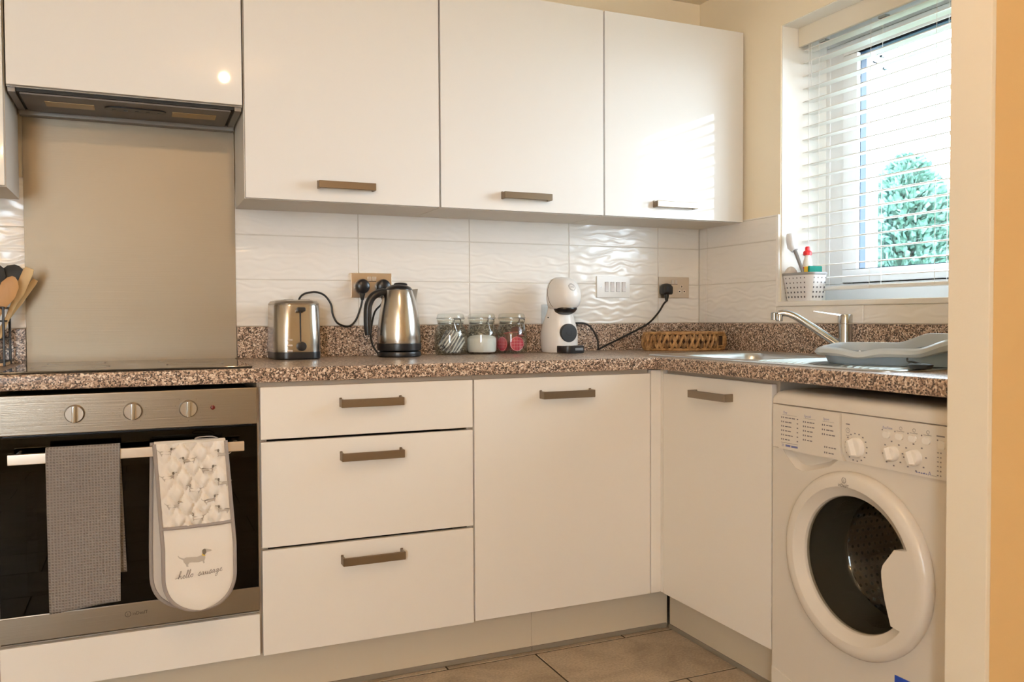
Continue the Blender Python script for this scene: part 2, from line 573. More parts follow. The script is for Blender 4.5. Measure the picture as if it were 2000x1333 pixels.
# window wall tiles
struct('trim_3', MB().box((-.006, -.474, 1.0135), (0, -.008, 1.3995)).box((-.006, -1.726, 1.0135), (0, -.474, 1.074)), GROUT)
for r in range(3):
    z1 = min(ZR[r + 1], 1.3995)
    for a0, a1 in ((-.0615, -.009), (-.468, -.0615)):
        wall_tile(wall_right, 'y', a0, a1, ZR[r], z1)
for a0, a1 in ((-.8715, -.468), (-1.275, -.8715), (-1.678, -1.275), (-1.726, -1.678)):
    wall_tile(wall_right, 'y', a0, a1, ZR[0], 1.0735)
struct('trim_4', MB().box((-.0095, -.4795, 1.0735), (.002, -.468, 1.3995), .002).box((-.0095, -.4795, 1.3985), (.0, -.009, 1.4035), .001), TRIMW)

# ================================================================== WINDOW
win = tag(thing('window_1', None, None, (.2, -1.04, 1.078)), kind='structure')
MB().box((-.012, WY0 + .002, 1.0735), (.215, WY1 - .006, 1.0915), .004).build('window_sill', TRIMW, win)
def ring_x(x0, x1, y0, y1, z0, z1, wy, wz, bev=.003):
    m = MB()
    m.box((x0, y0, z0), (x1, y1, z0 + wz), bev).box((x0, y0, z1 - wz), (x1, y1, z1), bev)
    m.box((x0, y0, z0 + wz), (x1, y0 - wy, z1 - wz), bev).box((x0, y1 + wy, z0 + wz), (x1, y1, z1 - wz), bev)
    return m
ring_x(.21, .30, WY0, WY1, 1.0915, WZ1, .088, .062).build('window_frame', UPVC, win)
ring_x(.255, .295, -.566, -1.516, 1.151, 2.0125, .014, .014, 0).build('seal', mat('seal_dark', (.01, .012, .018), .6), win)
sash = ring_x(.196, .30, -.5745, -1.51, 1.157, 2.006, .066, .046, .004).build('sash', UPVC, win)
ring_x(.212, .238, -.6395, -1.445, 1.2025, 1.9605, .0035, .0035, 0).build('gasket', GASK, sash)
MB().box((.284, -.637, 1.2025), (.290, -1.446, 1.9605)).build('pane', glass('window_glass', (.97, .99, 1.0), .04, .8), sash)
g_ = MB()
for py, pz in ((-.69, 1.93), (-.70, 1.885)):
    g_.box((.245, py, pz), (.262, py - .012, pz + .008), .002)
g_.cyl((.25, -.66, 1.925), (.25, -.70, 1.90), .0022, n=6)
g_.build('hinge', mat('hinge_grey', (.12, .16, .2), .4, metal=.7), sash)
hd = MB().box((.176, -1.487, 1.53), (.196, -1.463, 1.59), .004).box((.160, -1.485, 1.45), (.176, -1.466, 1.565), .004).build('window_handle', UPVC, sash)

# venetian blind
BL = mat('blind_slat', (.84, .84, .82), .38)
blind = thing('venetian_blind', 'white wide-slat venetian blind hanging in the window recess', 'blind', (.115, -1.04, 1.12))
MB().box((.075, -.4835, 2.004), (.088, -1.596, 2.0725), .003).build('valance', mat('valance_cream', (.80, .76, .66), .45), blind)
MB().box((.092, -.490, 2.03), (.142, -1.59, 2.0725), .002).build('headrail', BL, blind)
sl = None
NS = 19
for k in range(NS):
    z = 1.172 + k * (1.992 - 1.172) / (NS - 1)
    if sl is None:
        rings = []
        for yv in (-.490, -1.59):
            ring = []
            pts = [(-.025 + .05 * i / 6, .0022 * (1 - ((i - 3) / 3) ** 2)) for i in range(7)]
            ring = [(a, yv, b + .0026) for a, b in pts] + [(a, yv, b) for a, b in reversed(pts)]
            rings.append(ring)
        b = MB().loft(rings)
        sl = b.build('slat', BL, blind, local=True)
        s_ = sl
    else:
        s_ = sl.copy(); COL.objects.link(s_)
    s_.location = Vector((.116, 0, z)) - wloc(blind)
    s_.rotation_euler = (0, math.radians(-4 + random.uniform(-1, 1)), 0)
MB().box((.092, -.490, 1.129), (.142, -1.59, 1.142), .004).build('bottom_rail', BL, blind)
CORD = mat('cord_white', (.82, .82, .80), .7)
for yc in (-.57, -.80, -1.05, -1.30, -1.52):
    c = MB()
    for xx in (.091, .143):
        c.tube([(xx, yc, 1.135), (xx, yc, 2.03)], .0008, 5)
    c.build('ladder_cord', CORD, blind)
c = MB().tube([(.084, -.528, 2.01), (.083, -.530, 1.6), (.083, -.531, 1.285)], .0012, 6).tube([(.086, -.537, 2.01), (.086, -.539, 1.85)], .0012, 6)
c.build('pull_cord', CORD, blind)
MB().lathe([(.003, .034), (.005, .02), (.0065, 0), (.004, -.004)], (.083, -.531, 1.254), 10).build('tassel', mat('tassel_grey', (.62, .62, .6), .4), blind)
for yc in (-.57, -.83, -1.2):
    MB().box((.088, yc, 1.996), (.110, yc - .03, 2.004), .002).build('clip', mat('clip_metal', (.45, .48, .48), .35, metal=.8), blind)

# outside: conifers beyond the glass
LEAF = mat('conifer_green', (.075, .18, .135), .8, vary=((.13, .25, .20), 6, (1, 1, 1)))
BARK = mat('bark', (.12, .08, .05), .9)
def conifer(x, y, z0, h, r, n, label, seed):
    rnd = random.Random(seed)
    t = thing('conifer', label, 'tree', (x, y, z0))
    MB().tube([(0, 0, 0), (0, 0, h * .9)], [.09, .02], 8).build('trunk', BARK, t, local=True)
    m = MB()
    for i in range(n):
        f = rnd.random() ** .8
        zz = h * (.04 + .96 * f)
        rr = r * (1 - f) ** .62 * (.25 + .8 * rnd.random())
        a = rnd.random() * 2 * PI
        p = Vector((rr * math.cos(a), rr * math.sin(a), zz))
        l = .10 + .10 * rnd.random()
        d = Vector((math.cos(a) * .8 + rnd.uniform(-.4, .4), math.sin(a) * .8 + rnd.uniform(-.4, .4), rnd.uniform(-.1, .9))).normalized()
        s = d.orthogonal().normalized()
        s = (Matrix.Rotation(rnd.random() * 6.28, 3, d) @ s) * l * .28
        q = d.cross(s).normalized() * l * .10
        m.add([p, p + d * l * .5 + s, p + d * l, p + d * l * .5 - s, p + d * l * .5 + q], [(0, 1, 4), (1, 2, 4), (2, 3, 4), (3, 0, 4)])
    m.build('foliage', LEAF, t, local=True, smooth=0)
conifer(7.4, 5.5, -.5, 3.62, 1.3, 15000, 'tall green conifer standing outside behind the window glass', 1)
conifer(6.4, 1.9, -.5, 2.6, 1.2, 8000, 'lower bushy conifer standing outside behind the stub wall edge', 2)
tag(MB().box((.6, -14, -.62), (30, 22, -.5)).build('ground', mat('lawn', (.03, .05, .02), .95, vary=((.04, .06, .025), 3, (1, 1, 1)))), kind='structure')

# ================================================================== WORKTOP, UPSTANDS
wt = MB()
ZT, ZB, XF, YF = .910, .8719, -.607, -.5995
def nose(front, back):
    """profile (depth, z) from rounded front edge to back"""
    r = .007
    p = [(front + r - r * math.sin(a), ZT - r + r * math.cos(a)) for a in [PI / 2 * i / 5 for i in range(6)]]
    r2 = .004
    p += [(front + r2 - r2 * math.cos(a), ZB + r2 - r2 * math.sin(a)) for a in [PI / 2 * i / 3 for i in range(4)]]
    return [(back, ZT)] + p + [(back, ZB)]
SX0, SX1, SY0, SY1 = -.485, -.150, -.525, -.885     # bowl cut-out
pr_ = nose(YF, -.001)
wt.loft([[(x, d, z) for d, z in pr_] for x in (-3.05, XF + .0005)])
wt.box((XF, -.52, ZB), (-.001, -.001, ZT))
pr_ = nose(XF, SX0)
wt.loft([[(d, y, z) for d, z in pr_] for y in (-.52, -1.722)])
wt.box((SX1, -.52, ZB), (-.001, -1.722, ZT))
wt.box((SX0, SY1, ZB), (SX1, -1.722, ZT))
tag(wt.build('worktop', GR), 'brown speckled laminate worktop running L-shaped round the corner', 'worktop')
tag(MB().box((-3.05, -.020, ZT), (-2.4165, -.0005, 1.0128), .0015).build('upstand', GR), 'short speckled upstand on the worktop left of the steel splashback', 'upstand')
tag(MB().box((-1.8195, -.020, ZT), (-.0005, -.0005, 1.0128), .0015).build('upstand', GR), 'long speckled upstand behind the toaster, kettle and jars', 'upstand')
tag(MB().box((-.020, -1.722, ZT), (-.0005, -.0205, 1.0128), .0015).build('upstand', GR), 'speckled upstand under the window behind the tap', 'upstand')
tag(MB().box((-2.4155, -.0125, ZT + .001), (-1.8205, -.0085, 1.640), .0008).build('splashback', SPLASH), 'tall brushed steel splashback behind the hob', 'splashback')

# ================================================================== CABINET HANDLES
def handle_x(par, xc, zc, yface, L=.175, H=.0222, out=.032, bend=0):
    m = MB()
    y1 = yface; y0 = yface - out
    m.box((xc - L / 2, y0, zc - H / 2), (xc + L / 2, y0 + .006, zc + H / 2), .0012, 1)
    for s in (-1, 1):
        a, b = (xc - L / 2, xc - L / 2 + .007) if s < 0 else (xc + L / 2 - .007, xc + L / 2)
        m.box((a, y0 + .002, zc - H / 2), (b, y1, zc + H / 2), .0012, 1)
        m.box((a, y1 - .005, zc - H / 2), (b, y1, zc + H / 2 + .003), .001, 1)
    return m.build('handle', HANDLE, par)
def handle_y(par, yc, zc, xface, L=.175, H=.0222, out=.032):
    m = MB()
    x1 = xface; x0 = xface - out
    m.box((x0, yc - L / 2, zc - H / 2), (x0 + .006, yc + L / 2, zc + H / 2), .0012, 1)
    for a, b in ((yc - L / 2, yc - L / 2 + .007), (yc + L / 2 - .007, yc + L / 2)):
        m.box((x0 + .002, a, zc - H / 2), (x1, b, zc + H / 2), .0012, 1)
    return m.build('handle', HANDLE, par)

# ================================================================== WALL UNITS
ZU, ZTOP = 1.394, 2.106
def wall_unit(x0, x1, zb, label, hx=None, left_strip=True):
    u = thing('wall_cabinet', label, 'cabinet', ((x0 + x1) / 2, -.13, zb))
    b = MB()
    yb = YW + .020
    t = .018
    b.box((x0, yb, zb), (x0 + t, -.009, ZTOP)).box((x1 - t, yb, zb), (x1, -.009, ZTOP))
    b.box((x0 + t, yb, zb), (x1 - t, -.009, zb + t)).box((x0 + t, yb, ZTOP - t), (x1 - t, -.009, ZTOP))
    b.box((x0 + t, -.020, zb + t), (x1 - t, -.009, ZTOP - t))
    b.build('body', CARC, u)
    d = MB().box((x0 + .0018, YW, zb + .001), (x1 - .0018, YW + .018, ZTOP), .0016, 2).build('door', GLOSS, u)
    if hx is not None:
        handle_x(d, hx, 1.4425, YW)
    return u
wall_unit(-3.03, -2.4265, ZU, 'white gloss wall cabinet cut off at the frame edge, left of the extractor')
hu = wall_unit(-2.4225, -1.8215, 1.6615, 'short white gloss wall cabinet above the extractor and splashback')
wall_unit(-1.8185, -1.2172, ZU, 'white gloss wall cabinet above the toaster and kettle', -1.5215)
wall_unit(-1.2148, -.6132, ZU, 'white gloss wall cabinet above the glass jars and coffee maker', -.9165)
wall_unit(-.6108, -.0085, ZU, 'white gloss wall cabinet next to the window wall', -.3245)

# extractor under the short cabinet
hood = thing('extractor_hood', 'slim grey extractor hood fitted under the short wall cabinet', 'extractor', (-2.122, -.14, 1.64))
HG = mat('hood_grey', (.17, .155, .15), .45, metal=.2)
HG2 = mat('hood_rim', (.24, .225, .21), .4, metal=.2)
MB().box((-2.400, -.262, 1.652), (-1.844, -.045, 1.662)).build('housing', DGREY, hood)
MB().box((-2.394, -.258, 1.646), (-1.852, -.052, 1.6525), .003).build('filter_panel', HG, hood)
r_ = MB().box((-2.4205, -.266, 1.648), (-2.402, -.045, 1.6612), .002).box((-1.843, -.266, 1.648), (-1.8235, -.045, 1.6612), .002)
r_.box((-2.4205, -.043, 1.636), (-1.8235, -.013, 1.656), .003)
r_.build('side_rail', HG2, hood)
LENS = mat('lamp_lens', (.40, .27, .12), .35)
for a in ((-2.340, -2.216), (-2.010, -1.888)):
    MB().box((a[0], -.196, 1.6445), (a[1], -.138, 1.6475), .001).build('lamp_lens', LENS, hood)
ctl = MB().prism(rrect(-2.190, -2.026, -.205, -.158, .0230), 1.6425, 1.647).build('control_strip', BLACK, hood)
b = MB()
for i in range(5):
    b.cyl((-2.165 + i * .03, -.176, 1.643), (-2.165 + i * .03, -.176, 1.6405), .0055, n=10)
b.build('button', mat('button_grey', (.07, .07, .07), .3), ctl)

# ================================================================== BASE UNITS
ZD0, ZD1 = .1475, .8587
dr = thing('drawer_cabinet', 'white base cabinet with three drawers, right of the oven', 'cabinet', (-1.5213, -.3, .14))
b = MB()
x0, x1 = -1.8205, -1.2185
b.box((x0, YP + .02, .145), (x0 + .018, -.02, .8715)).box((x1 - .018, YP + .02, .145), (x1, -.02, .8715))
b.box((x0 + .018, YP + .02, .145), (x1 - .018, -.02, .163)).box((x0 + .018, -.03, .163), (x1 - .018, -.02, .8715)).box((x0 + .018, YP + .02, .855), (x1 - .018, -.4, .8715))
b.build('body', EDGE, dr)
for za, zb, hz in ((.7195, ZD1, .8085), (.4315, .7125, .6620), (ZD0 - .003, .4245, .3765)):
    d = MB().box((-1.8200, YP, za), (-1.2225, YP + .018, zb), .0022, 2).build('drawer', SATIN, dr)
    MB().box((-1.80, YP + .018, za + .02), (-1.24, -.08, zb - .03)).build('drawer_box', DGREY, d)
    handle_x(d, -1.5245, hz, YP)
bc = thing('base_cabinet', 'white base cabinet with one door under the coffee maker', 'cabinet', (-.915, -.3, .14))
b = MB()
x0, x1 = -1.2178, -.6150
b.box((x0, YP + .02, .145), (x0 + .018, -.02, .8715)).box((x1 - .018, YP + .02, .145), (x1, -.02, .8715))
b.box((x0 + .018, YP + .02, .145), (x1 - .018, -.02, .163)).box((x0 + .018, -.03, .163), (x1 - .018, -.02, .8715)).box((x0 + .018, YP + .02, .855), (x1 - .018, -.4, .8715))
b.build('body', EDGE, bc)
d = MB().box((-1.2185, YP, ZD0), (-.6155, YP + .018, ZD1), .0022, 2).build('door', SATIN, bc)
handle_x(d, -.9205, .8055, YP)
tag(MB().box((-.6125, YP, ZD0 + .001), (XP, YP + .018, ZD1 + .010), .0015).box((XP, -.5965, ZD0 + .001), (XP + .018, YP + .018, ZD1 + .010), .0015).box((-.6125, YP + .018, ZD0 + .001), (-.59, YP + .06, ZD1 + .010)).build('corner_post', SATIN), 'narrow white corner post between the two base doors', 'corner post')
rc = thing('base_cabinet', 'white base cabinet with one door under the sink, beside the washing machine', 'cabinet', (-.3, -.855, .14))
b = MB()
b.box((XP + .02, -.598, .145), (-.03, -.616, .8715)).box((XP + .02, -1.098, .145), (-.03, -1.118, .8715))
b.box((XP + .02, -.616, .145), (-.03, -1.098, .163)).box((-.045, -.616, .163), (-.03, -1.098, .8715)).box((XP + .02, -.616, .855), (-.515, -1.098, .8715))
b.build('body', EDGE, rc)
d = MB().box((XP, -.5985, ZD0), (XP + .018, -1.1085, ZD1), .0022, 2).build('door', SATIN, rc)
handle_y(d, -.862, .8085, XP)

# plinths with seal strips
def plinth(a, b, label):
    p = thing('plinth', label, 'plinth', ((a[0] + b[0]) / 2, (a[1] + b[1]) / 2, 0))
    MB().box((a[0], a[1], .008), (b[0], b[1], .1445)).build('board', PLINTH, p)
    return p
yq = -.5163
p = plinth((-3.03, yq), (-1.0065, yq + .016), 'long beige plinth board under the oven and drawers')
MB().box((-3.03, yq - .004, .0005), (-1.0065, yq + .006, .0155), .0015).build('seal_strip', STRIP, p)
p = plinth((-1.0055, yq), (-.5055, yq + .016), 'short beige plinth board under the single door by the corner')
MB().box((-1.0055, yq - .004, .0005), (-.5085, yq + .006, .0155), .0015).build('seal_strip', STRIP, p)
p = plinth((-.5037, -.530), (-.4877, -1.12), 'beige plinth board under the sink cabinet')
MB().box((-.5077, -.530, .0005), (-.4985, -1.12, .0155), .0015).build('seal_strip', STRIP, p)

# ================================================================== OVEN
OX0, OX1 = -2.4215, -1.8275
ov = thing('oven', 'built-in electric oven with steel trim and black glass door', 'oven', (-2.124, -.3, .262))
b = MB()
b.box((OX0 + .012, -.562, .262), (OX0 + .03, -.03, .852)).box((OX1 - .03, -.562, .262), (OX1 - .012, -.03, .852))
b.box((OX0 + .03, -.562, .262), (OX1 - .03, -.03, .30)).box((OX0 + .03, -.562, .745), (OX1 - .03, -.03, .852)).box((OX0 + .03, -.06, .30), (OX1 - .03, -.03, .745))
b.build('body', mat('oven_enamel', (.02, .019, .018), .4), ov)
cp = MB().box((OX0, YP, .7635), (OX1, YP + .022, .8592), .0025).build('control_panel', STEEL, ov)
KN = mat('knob_steel', (.47, .45, .42), .25, metal=1)
for kx in (-2.2545, -2.1260, -1.9970):
    k = MB().lathe([(.0225, 0), (.0225, -.003), (.021, -.006), (.0205, -.012), (.0195, -.0135)], (kx, YP, .8112), 28, 'y').build('knob', KN, cp)
    MB().box((kx - .0045, YP - .030, .8112 - .0205), (kx + .0045, YP - .012, .8112 + .0205), .0025).build('grip', CHROME, k)
MB().lathe([(.0058, .0), (.0058, -.002), (.003, -.0035)], (-1.938, YP, .8115), 14, 'y').build('indicator_lamp', mat('red_lens', (.11, .01, .008), .2), cp)
mk = MB()
ff = lambda x, z: (x, YP - .0004, z)
for kx in (-2.2545, -2.1260, -1.9970):
    for i in range(9):
        a = math.radians(-140 + i * 35 + 90 + 180)
        mk.flat(disc(kx + .031 * math.cos(a), .8112 + .031 * math.sin(a), .0011, 6), ff)
tag(mk.build('knob_marking', mat('mark_grey', (.16, .13, .11), .6), cp), kind='stuff')
# door
DZ0, DZ1 = .268, .7585
od = MB().box((OX0, YP, DZ0), (OX1, YP + .022, .3318), .0025).build('door', STEEL, ov)
OG = glass('oven_glass', (.10, .095, .09), .022, .7)
MB().box((OX0 + .002, YP + .001, .3325), (OX1 - .002, YP + .007, DZ1), .001).build('glass_panel', OG, od)
mk = MB()
mk.box((OX0 + .002, YP + .0075, .3325), (OX0 + .06, YP + .020, DZ1)).box((OX1 - .075, YP + .0075, .3325), (OX1 - .002, YP + .020, DZ1))
mk.box((OX0 + .06, YP + .0075, .3325), (OX1 - .075, YP + .020, .385)).box((OX0 + .06, YP + .0075, .665), (OX1 - .075, YP + .020, DZ1))
mk.build('door_liner', mat('oven_liner', (.006, .006, .006), .5), od)
rk = MB()
for zr in (.50, .56):
    rk.tube([(OX0 + .05, -.53, zr), (OX1 - .05, -.53, zr)], .003, 6)
    for i in range(18):
        xx = OX0 + .06 + i * .028
        rk.tube([(xx, -.53, zr), (xx, -.09, zr)], .0016, 5)
rk.build('wire_rack', CHROME, ov)
bar = MB().box((-2.390, -.647, .7035), (-1.868, -.634, .7275), .0015)
for xx in (-2.374, -1.884):
    bar.cyl((xx, -.640, .7155), (xx, YP + .001, .7155), .008, n=12)
bar.build('handle', mat('satin_rail', (.72, .66, .58), .3, metal=1), od)
lg = MB()
put_stroke(lg, arc(-2.1447, .3045, .0065, PI * .54, PI * 2.46, 24), ff, .0012)
put_text(lg, 'i', ff, -2.1460, .3008, .010)
put_text(lg, 'inDesIT', ff, -2.1345, .3010, .0112, 1.0)
lg.build('logo', mat('logo_brown', (.05, .035, .025), .6), od)
# white panel under the oven and the housing sides
hs = thing('oven_housing', 'white housing with a plain lower panel under the oven', 'cabinet', (-2.124, -.3, .145))
MB().box((OX0, YP, .1475), (OX1, YP + .018, .2585), .0022).build('panel', SATIN, hs)
MB().box((-2.4245, YP + .02, .145), (-2.4215, -.02, .8715)).box((-1.8265, YP + .02, .145), (-1.8215, -.02, .8715)).box((-2.4215, YP + .02, .242), (-1.8265, -.02, .2600)).build('body', EDGE, hs)
# neighbour unit left of the oven (only its edge can show)
nb = thing('base_cabinet', 'white base cabinet at the frame edge, left of the oven', 'cabinet', (-2.73, -.3, .14))
MB().box((-3.03, YP + .02, .145), (-2.4255, -.02, .8715)).build('body', EDGE, nb)
MB().box((-3.028, YP, ZD0), (-2.4275, YP + .018, ZD1), .0022).build('door', SATIN, nb)

# hob
hb = thing('hob', 'black glass electric hob set in the worktop', 'hob', (-2.122, -.33, ZT))
MB().box((-2.410, -.586, ZT + .0003), (-1.8385, -.098, ZT + .006), .002).build('glass_top', BLACKG, hb)
fz = lambda x, y: (x, y, ZT + .0064)
for cx_, cy_, r_ in ((-2.27, -.22, .072), (-1.97, -.22, .09), (-2.27, -.43, .09), (-1.97, -.43, .072)):
    z_ = MB()
    put_stroke(z_, arc(cx_, cy_, r_, 0, 2 * PI, 40), fz, .0025)
    z_.build('zone_ring', mat('hob_ring', (.12, .12, .12), .3), hb)

# ================================================================== WASHING MACHINE
WX = -.590; WA, WB = -1.130, -1.722; WTOP = .8475
wm = thing('washing_machine', 'white front-loading washing machine under the worktop by the stub wall', 'washing machine', (-.32, -1.426, 0))
b = MB()
b.box((WX + .02, WA, .012), (-.06, WA - .012, .83)).box((WX + .02, WB + .012, .012), (-.06, WB, .83)).box((-.08, WA - .012, .012), (-.06, WB + .012, .83))
b.box((WX + .03, WA - .012, .012), (-.08, WB + .012, .03))
b.build('body', WMWHITE, wm)
CYc, CZc, RD = -1.416, .4625, .2145
front = [(WA, .012), (WB, .012), (WB, .6975), (WA, .6975)]
scoop = [(-1.168, .6965), (-1.180, .682), (-1.212, .655), (-1.232, .650), (-1.262, .654), (-1.330, .676), (-1.358, .6965)]
hole = [(CYc + .175 * math.cos(2 * PI * i / 48), CZc + .175 * math.sin(2 * PI * i / 48)) for i in range(48)]
MB().prism(front, WX, WX + .02, 'x', holes=[hole, scoop]).build('front_panel', WMWHITE, wm)
sc2 = MB()
ins = [(-1.182, .700), (-1.190, .690), (-1.217, .668), (-1.234, .664), (-1.258, .667), (-1.318, .686), (-1.340, .700)]
sc2.loft([[(WX + .0015, a, c) for a, c in scoop], [(WX + .014, a, c) for a, c in ins]], True, False, True)
sc2.build('finger_recess', WMPLAST, wm)
tpf = [(WX + .001, .8125), (WX + .0005, .826), (WX + .004, .836), (WX + .012, .8435), (WX + .026, .8472), (WX + .05, WTOP), (-.05, WTOP), (-.05, .8125)]
tpn = MB()
tpn.loft([[(x if x < WX + .06 else x, yv, .8125 + (z - .8125) * k + 0) for x, z in tpf] for yv, k in ((WA, .72), (WA - .004, .86), (WA - .012, .96), (WA - .024, 1.0), (WB, 1.0))])
tpn.build('top_panel', WMPLAST, wm)
cpn = MB().prism([(-1.3765, .6985), (WB, .6985), (WB, .8105), (-1.3715, .8105), (-1.3715, .735), (-1.3765, .7135), (-1.3875, .6985)][1:], WX - .004, WX + .02, 'x').build('control_panel', WMPLAST, wm)
MB().box((WX, WA, .6985), (WX + .02, -1.1575, .8105)).build('panel_edge', WMPLAST, wm)
dd = [(-1.1590, .8105), (-1.1590, .702)] + [(-1.164, .6985)] + [(-1.3835, .6985), (-1.3735, .7145), (-1.3690, .735), (-1.3690, .8105)]
dtd = MB().prism(dd, WX - .009, WX + .02, 'x').build('detergent_drawer', WMPLAST, wm)
PR = mat('print_grey', (.16, .15, .16), .6)
PRB = mat('print_blue', (.13, .15, .36), .6)
def wf(w_):
    return lambda s, t: (WX - w_, -s, t)
f = wf(.0095)
pm = MB(); pb = MB()
rnd = random.Random(5)
def lines(x, z, n, wmax, num=True, dz=.0112, tail=None):
    for i in range(n):
        zz = z - i * dz
        if num:
            pm.flat([(x - .012, zz), (x - .0085, zz), (x - .0085, zz + .0042), (x - .012, zz + .0042)], f)
            pm.flat(rrect(x - .0055, x - .002, zz, zz + .0042, .001, 2), f)
        xx = x + .002
        for k in range(rnd.randint(2, 3)):
            l = rnd.uniform(.006, wmax / 2.2)
            pm.flat([(xx, zz + .0006), (xx + l, zz + .0006), (xx + l, zz + .0032), (xx, zz + .0032)], f)
            xx += l + .0018
        if tail:
            pm.flat([(tail, zz + .0006), (tail + .005, zz + .0006), (tail + .005, zz + .0034), (tail, zz + .0034)], f)
def rule(x0, x1, z, h=.0006):
    pm.flat([(x0, z), (x1, z), (x1, z + h), (x0, z + h)], f)
for x, s in ((1.180, 'Day'), (1.254, 'Special'), (1.318, 'Sport')):
    put_text(pb, s, f, x, .7905 if x < 1.2 else .7885, .0085)
rule(1.176, 1.228, .7868); rule(1.252, 1.292, .785); rule(1.316, 1.352, .785)
lines(1.184, .7780, 6, .026, tail=1.228)
lines(1.262, .7745, 5, .020)
lines(1.326, .7745, 3, .024)
rule(1.172, 1.232, .7150, .0010)
put_text(pb, '20', f, 1.1735, .7058, .0095)
pb.flat([(1.188, .7062), (1.206, .7062), (1.206, .7115), (1.188, .7115)], f)
pb.flat([(1.2085, .7062), (1.232, .7062), (1.232, .7112), (1.2085, .7112)], f)
lines(1.334, .7220, 2, .018, dz=.0135)
tag(pm.build('programme_table', PR, dtd), kind='stuff'); tag(pb.build('heading_print', PRB, dtd), kind='stuff')
f = wf(.0046)
pm = MB(); pb = MB()
# knobs and their dials
for ks, kz, kr, nt, r_l in ((1.4165, .7353, .0238, 16, .0318), (1.5205, .7363, .0172, 8, .0265), (1.5785, .7360, .0180, 8, .0285)):
    k = MB().lathe([(kr, 0), (kr, .006), (kr * .95, .010), (kr * .86, .013)], (0, 0, 0), 32, 'x')
    kk = MB(xf=lambda p: (WX - .004 - p[0], -ks + p[1], kz + p[2]))
    kk.add(k.v, k.f)
    ko = kk.build('knob', mat('knob_white', (.80, .78, .74), .22), cpn)
    gpp = MB(xf=lambda p: (WX - .004 - p[0], -ks + (p[1] * .94 + p[2] * .34), kz + (-p[1] * .34 + p[2] * .94)))
    gpp.loft([[(.012, -.30 * kr, -.86 * kr), (.012, .30 * kr, -.86 * kr), (.012, .30 * kr, .86 * kr), (.012, -.30 * kr, .86 * kr)],
              [(.024, -.12 * kr, -.74 * kr), (.024, .12 * kr, -.74 * kr), (.024, .12 * kr, .74 * kr), (.024, -.12 * kr, .74 * kr)]])
    gpp.build('grip', mat('knob_white', (.8, .78, .74), .22), ko)
    for i in range(nt):
        a = 2 * PI * i / nt + .12
        cx_, cz_ = ks + r_l * math.cos(a), kz + r_l * math.sin(a)
        pm.flat([(cx_ - .0022, cz_ - .0014), (cx_ + .0022, cz_ - .0014), (cx_ + .0022, cz_ + .0014), (cx_ - .0022, cz_ + .0014)], f)
pm.flat([(1.385, .7850), (1.397, .7850), (1.397, .7875), (1.385, .7875)], f)
put_stroke(pm, arc(1.391, .7715, .0055, 0, 2 * PI, 18), f, .0009)
put_stroke(pm, [(1.391, .7715), (1.391, .775)], f, .0009); put_stroke(pm, [(1.391, .7715), (1.3935, .7715)], f, .0009)
put_stroke(pm, arc(1.391, .7640, .0055, PI * 1.15, PI * 1.85, 8), f, .0009)
for i, s in enumerate((1.504, 1.5385, 1.573, 1.608)):
    z = .7755
    MB(xf=lambda p: (WX - .004 - p[2], -s + p[0], z + p[1])).prism(rrect(-.0098, .0098, -.0068, .0068, .006, 5), 0, .0035).build('button', mat('knob_white', (.8, .78, .74), .22), cpn)
    pm.flat(disc(s - .0125, z + .010, .0018, 8), f)
    if i:
        rule(s - .008, s + .012, z + .0115, .0009)
        put_stroke(pm, arc(s + .003, z + .0185, .0035, -.5, 4.2, 10), f, .0009)
        put_stroke(pm, [(s + .001, z + .0150), (s + .006, z + .0150)], f, .0009)
put_text(pb, 'EcoTime', f, 1.4925, .7885, .0075)
s = 1.645
MB(xf=lambda p: (WX - .004 - p[2], -s + p[0], .772 + p[1])).prism(rrect(-.008, .008, -.0085, .0085, .004, 5), 0, .003).build('button', mat('knob_white', (.8, .78, .74), .22), cpn)
pm.flat(disc(1.6345, .7805, .0018, 8), f)
pm.flat([(1.632, .788), (1.652, .788), (1.652, .7905), (1.632, .7905)], f)
for i in range(6):
    z = .7545 - i * .0095
    pm.flat(disc(1.643, z, .0017, 8), f)
    pm.flat([(1.634, z - .001), (1.638, z - .001), (1.638, z + .001), (1.634, z + .001)], f)
put_text(pb, 'A', f, 1.612, .7035, .0125)
for i in range(5):
    a = 1.582 + i * .006
    pb.flat([(a, .7045), (a + .0042, .7045), (a + .0042, .7078 if i % 2 else .7066), (a, .7066)], f)
rule(1.621, 1.634, .7042, .0008)
tag(pm.build('dial_print', PR, cpn), kind='stuff'); tag(pb.build('word_print', PRB, cpn), kind='stuff')
# porthole door
WD = mat('porthole_white', (.69, .645, .58), .2)
def wx(p):
    return (WX - p[0], CYc + p[1], CZc + p[2])
ring = MB(xf=wx)
prof = [(.205, -.004), (RD, .002), (RD + .001, .012), (.210, .022), (.203, .027), (.192, .029), (.181, .028), (.172, .020), (.1585, .010), (.1565, .004), (.1565, -.004)]
rr_ = [[(h, r * math.cos(2 * PI * i / 64), r * math.sin(2 * PI * i / 64)) for i in range(64)] for r, h in prof]
ring.loft(rr_ + [rr_[0]], True, False, False)
dro = ring.build('door', WD, wm)
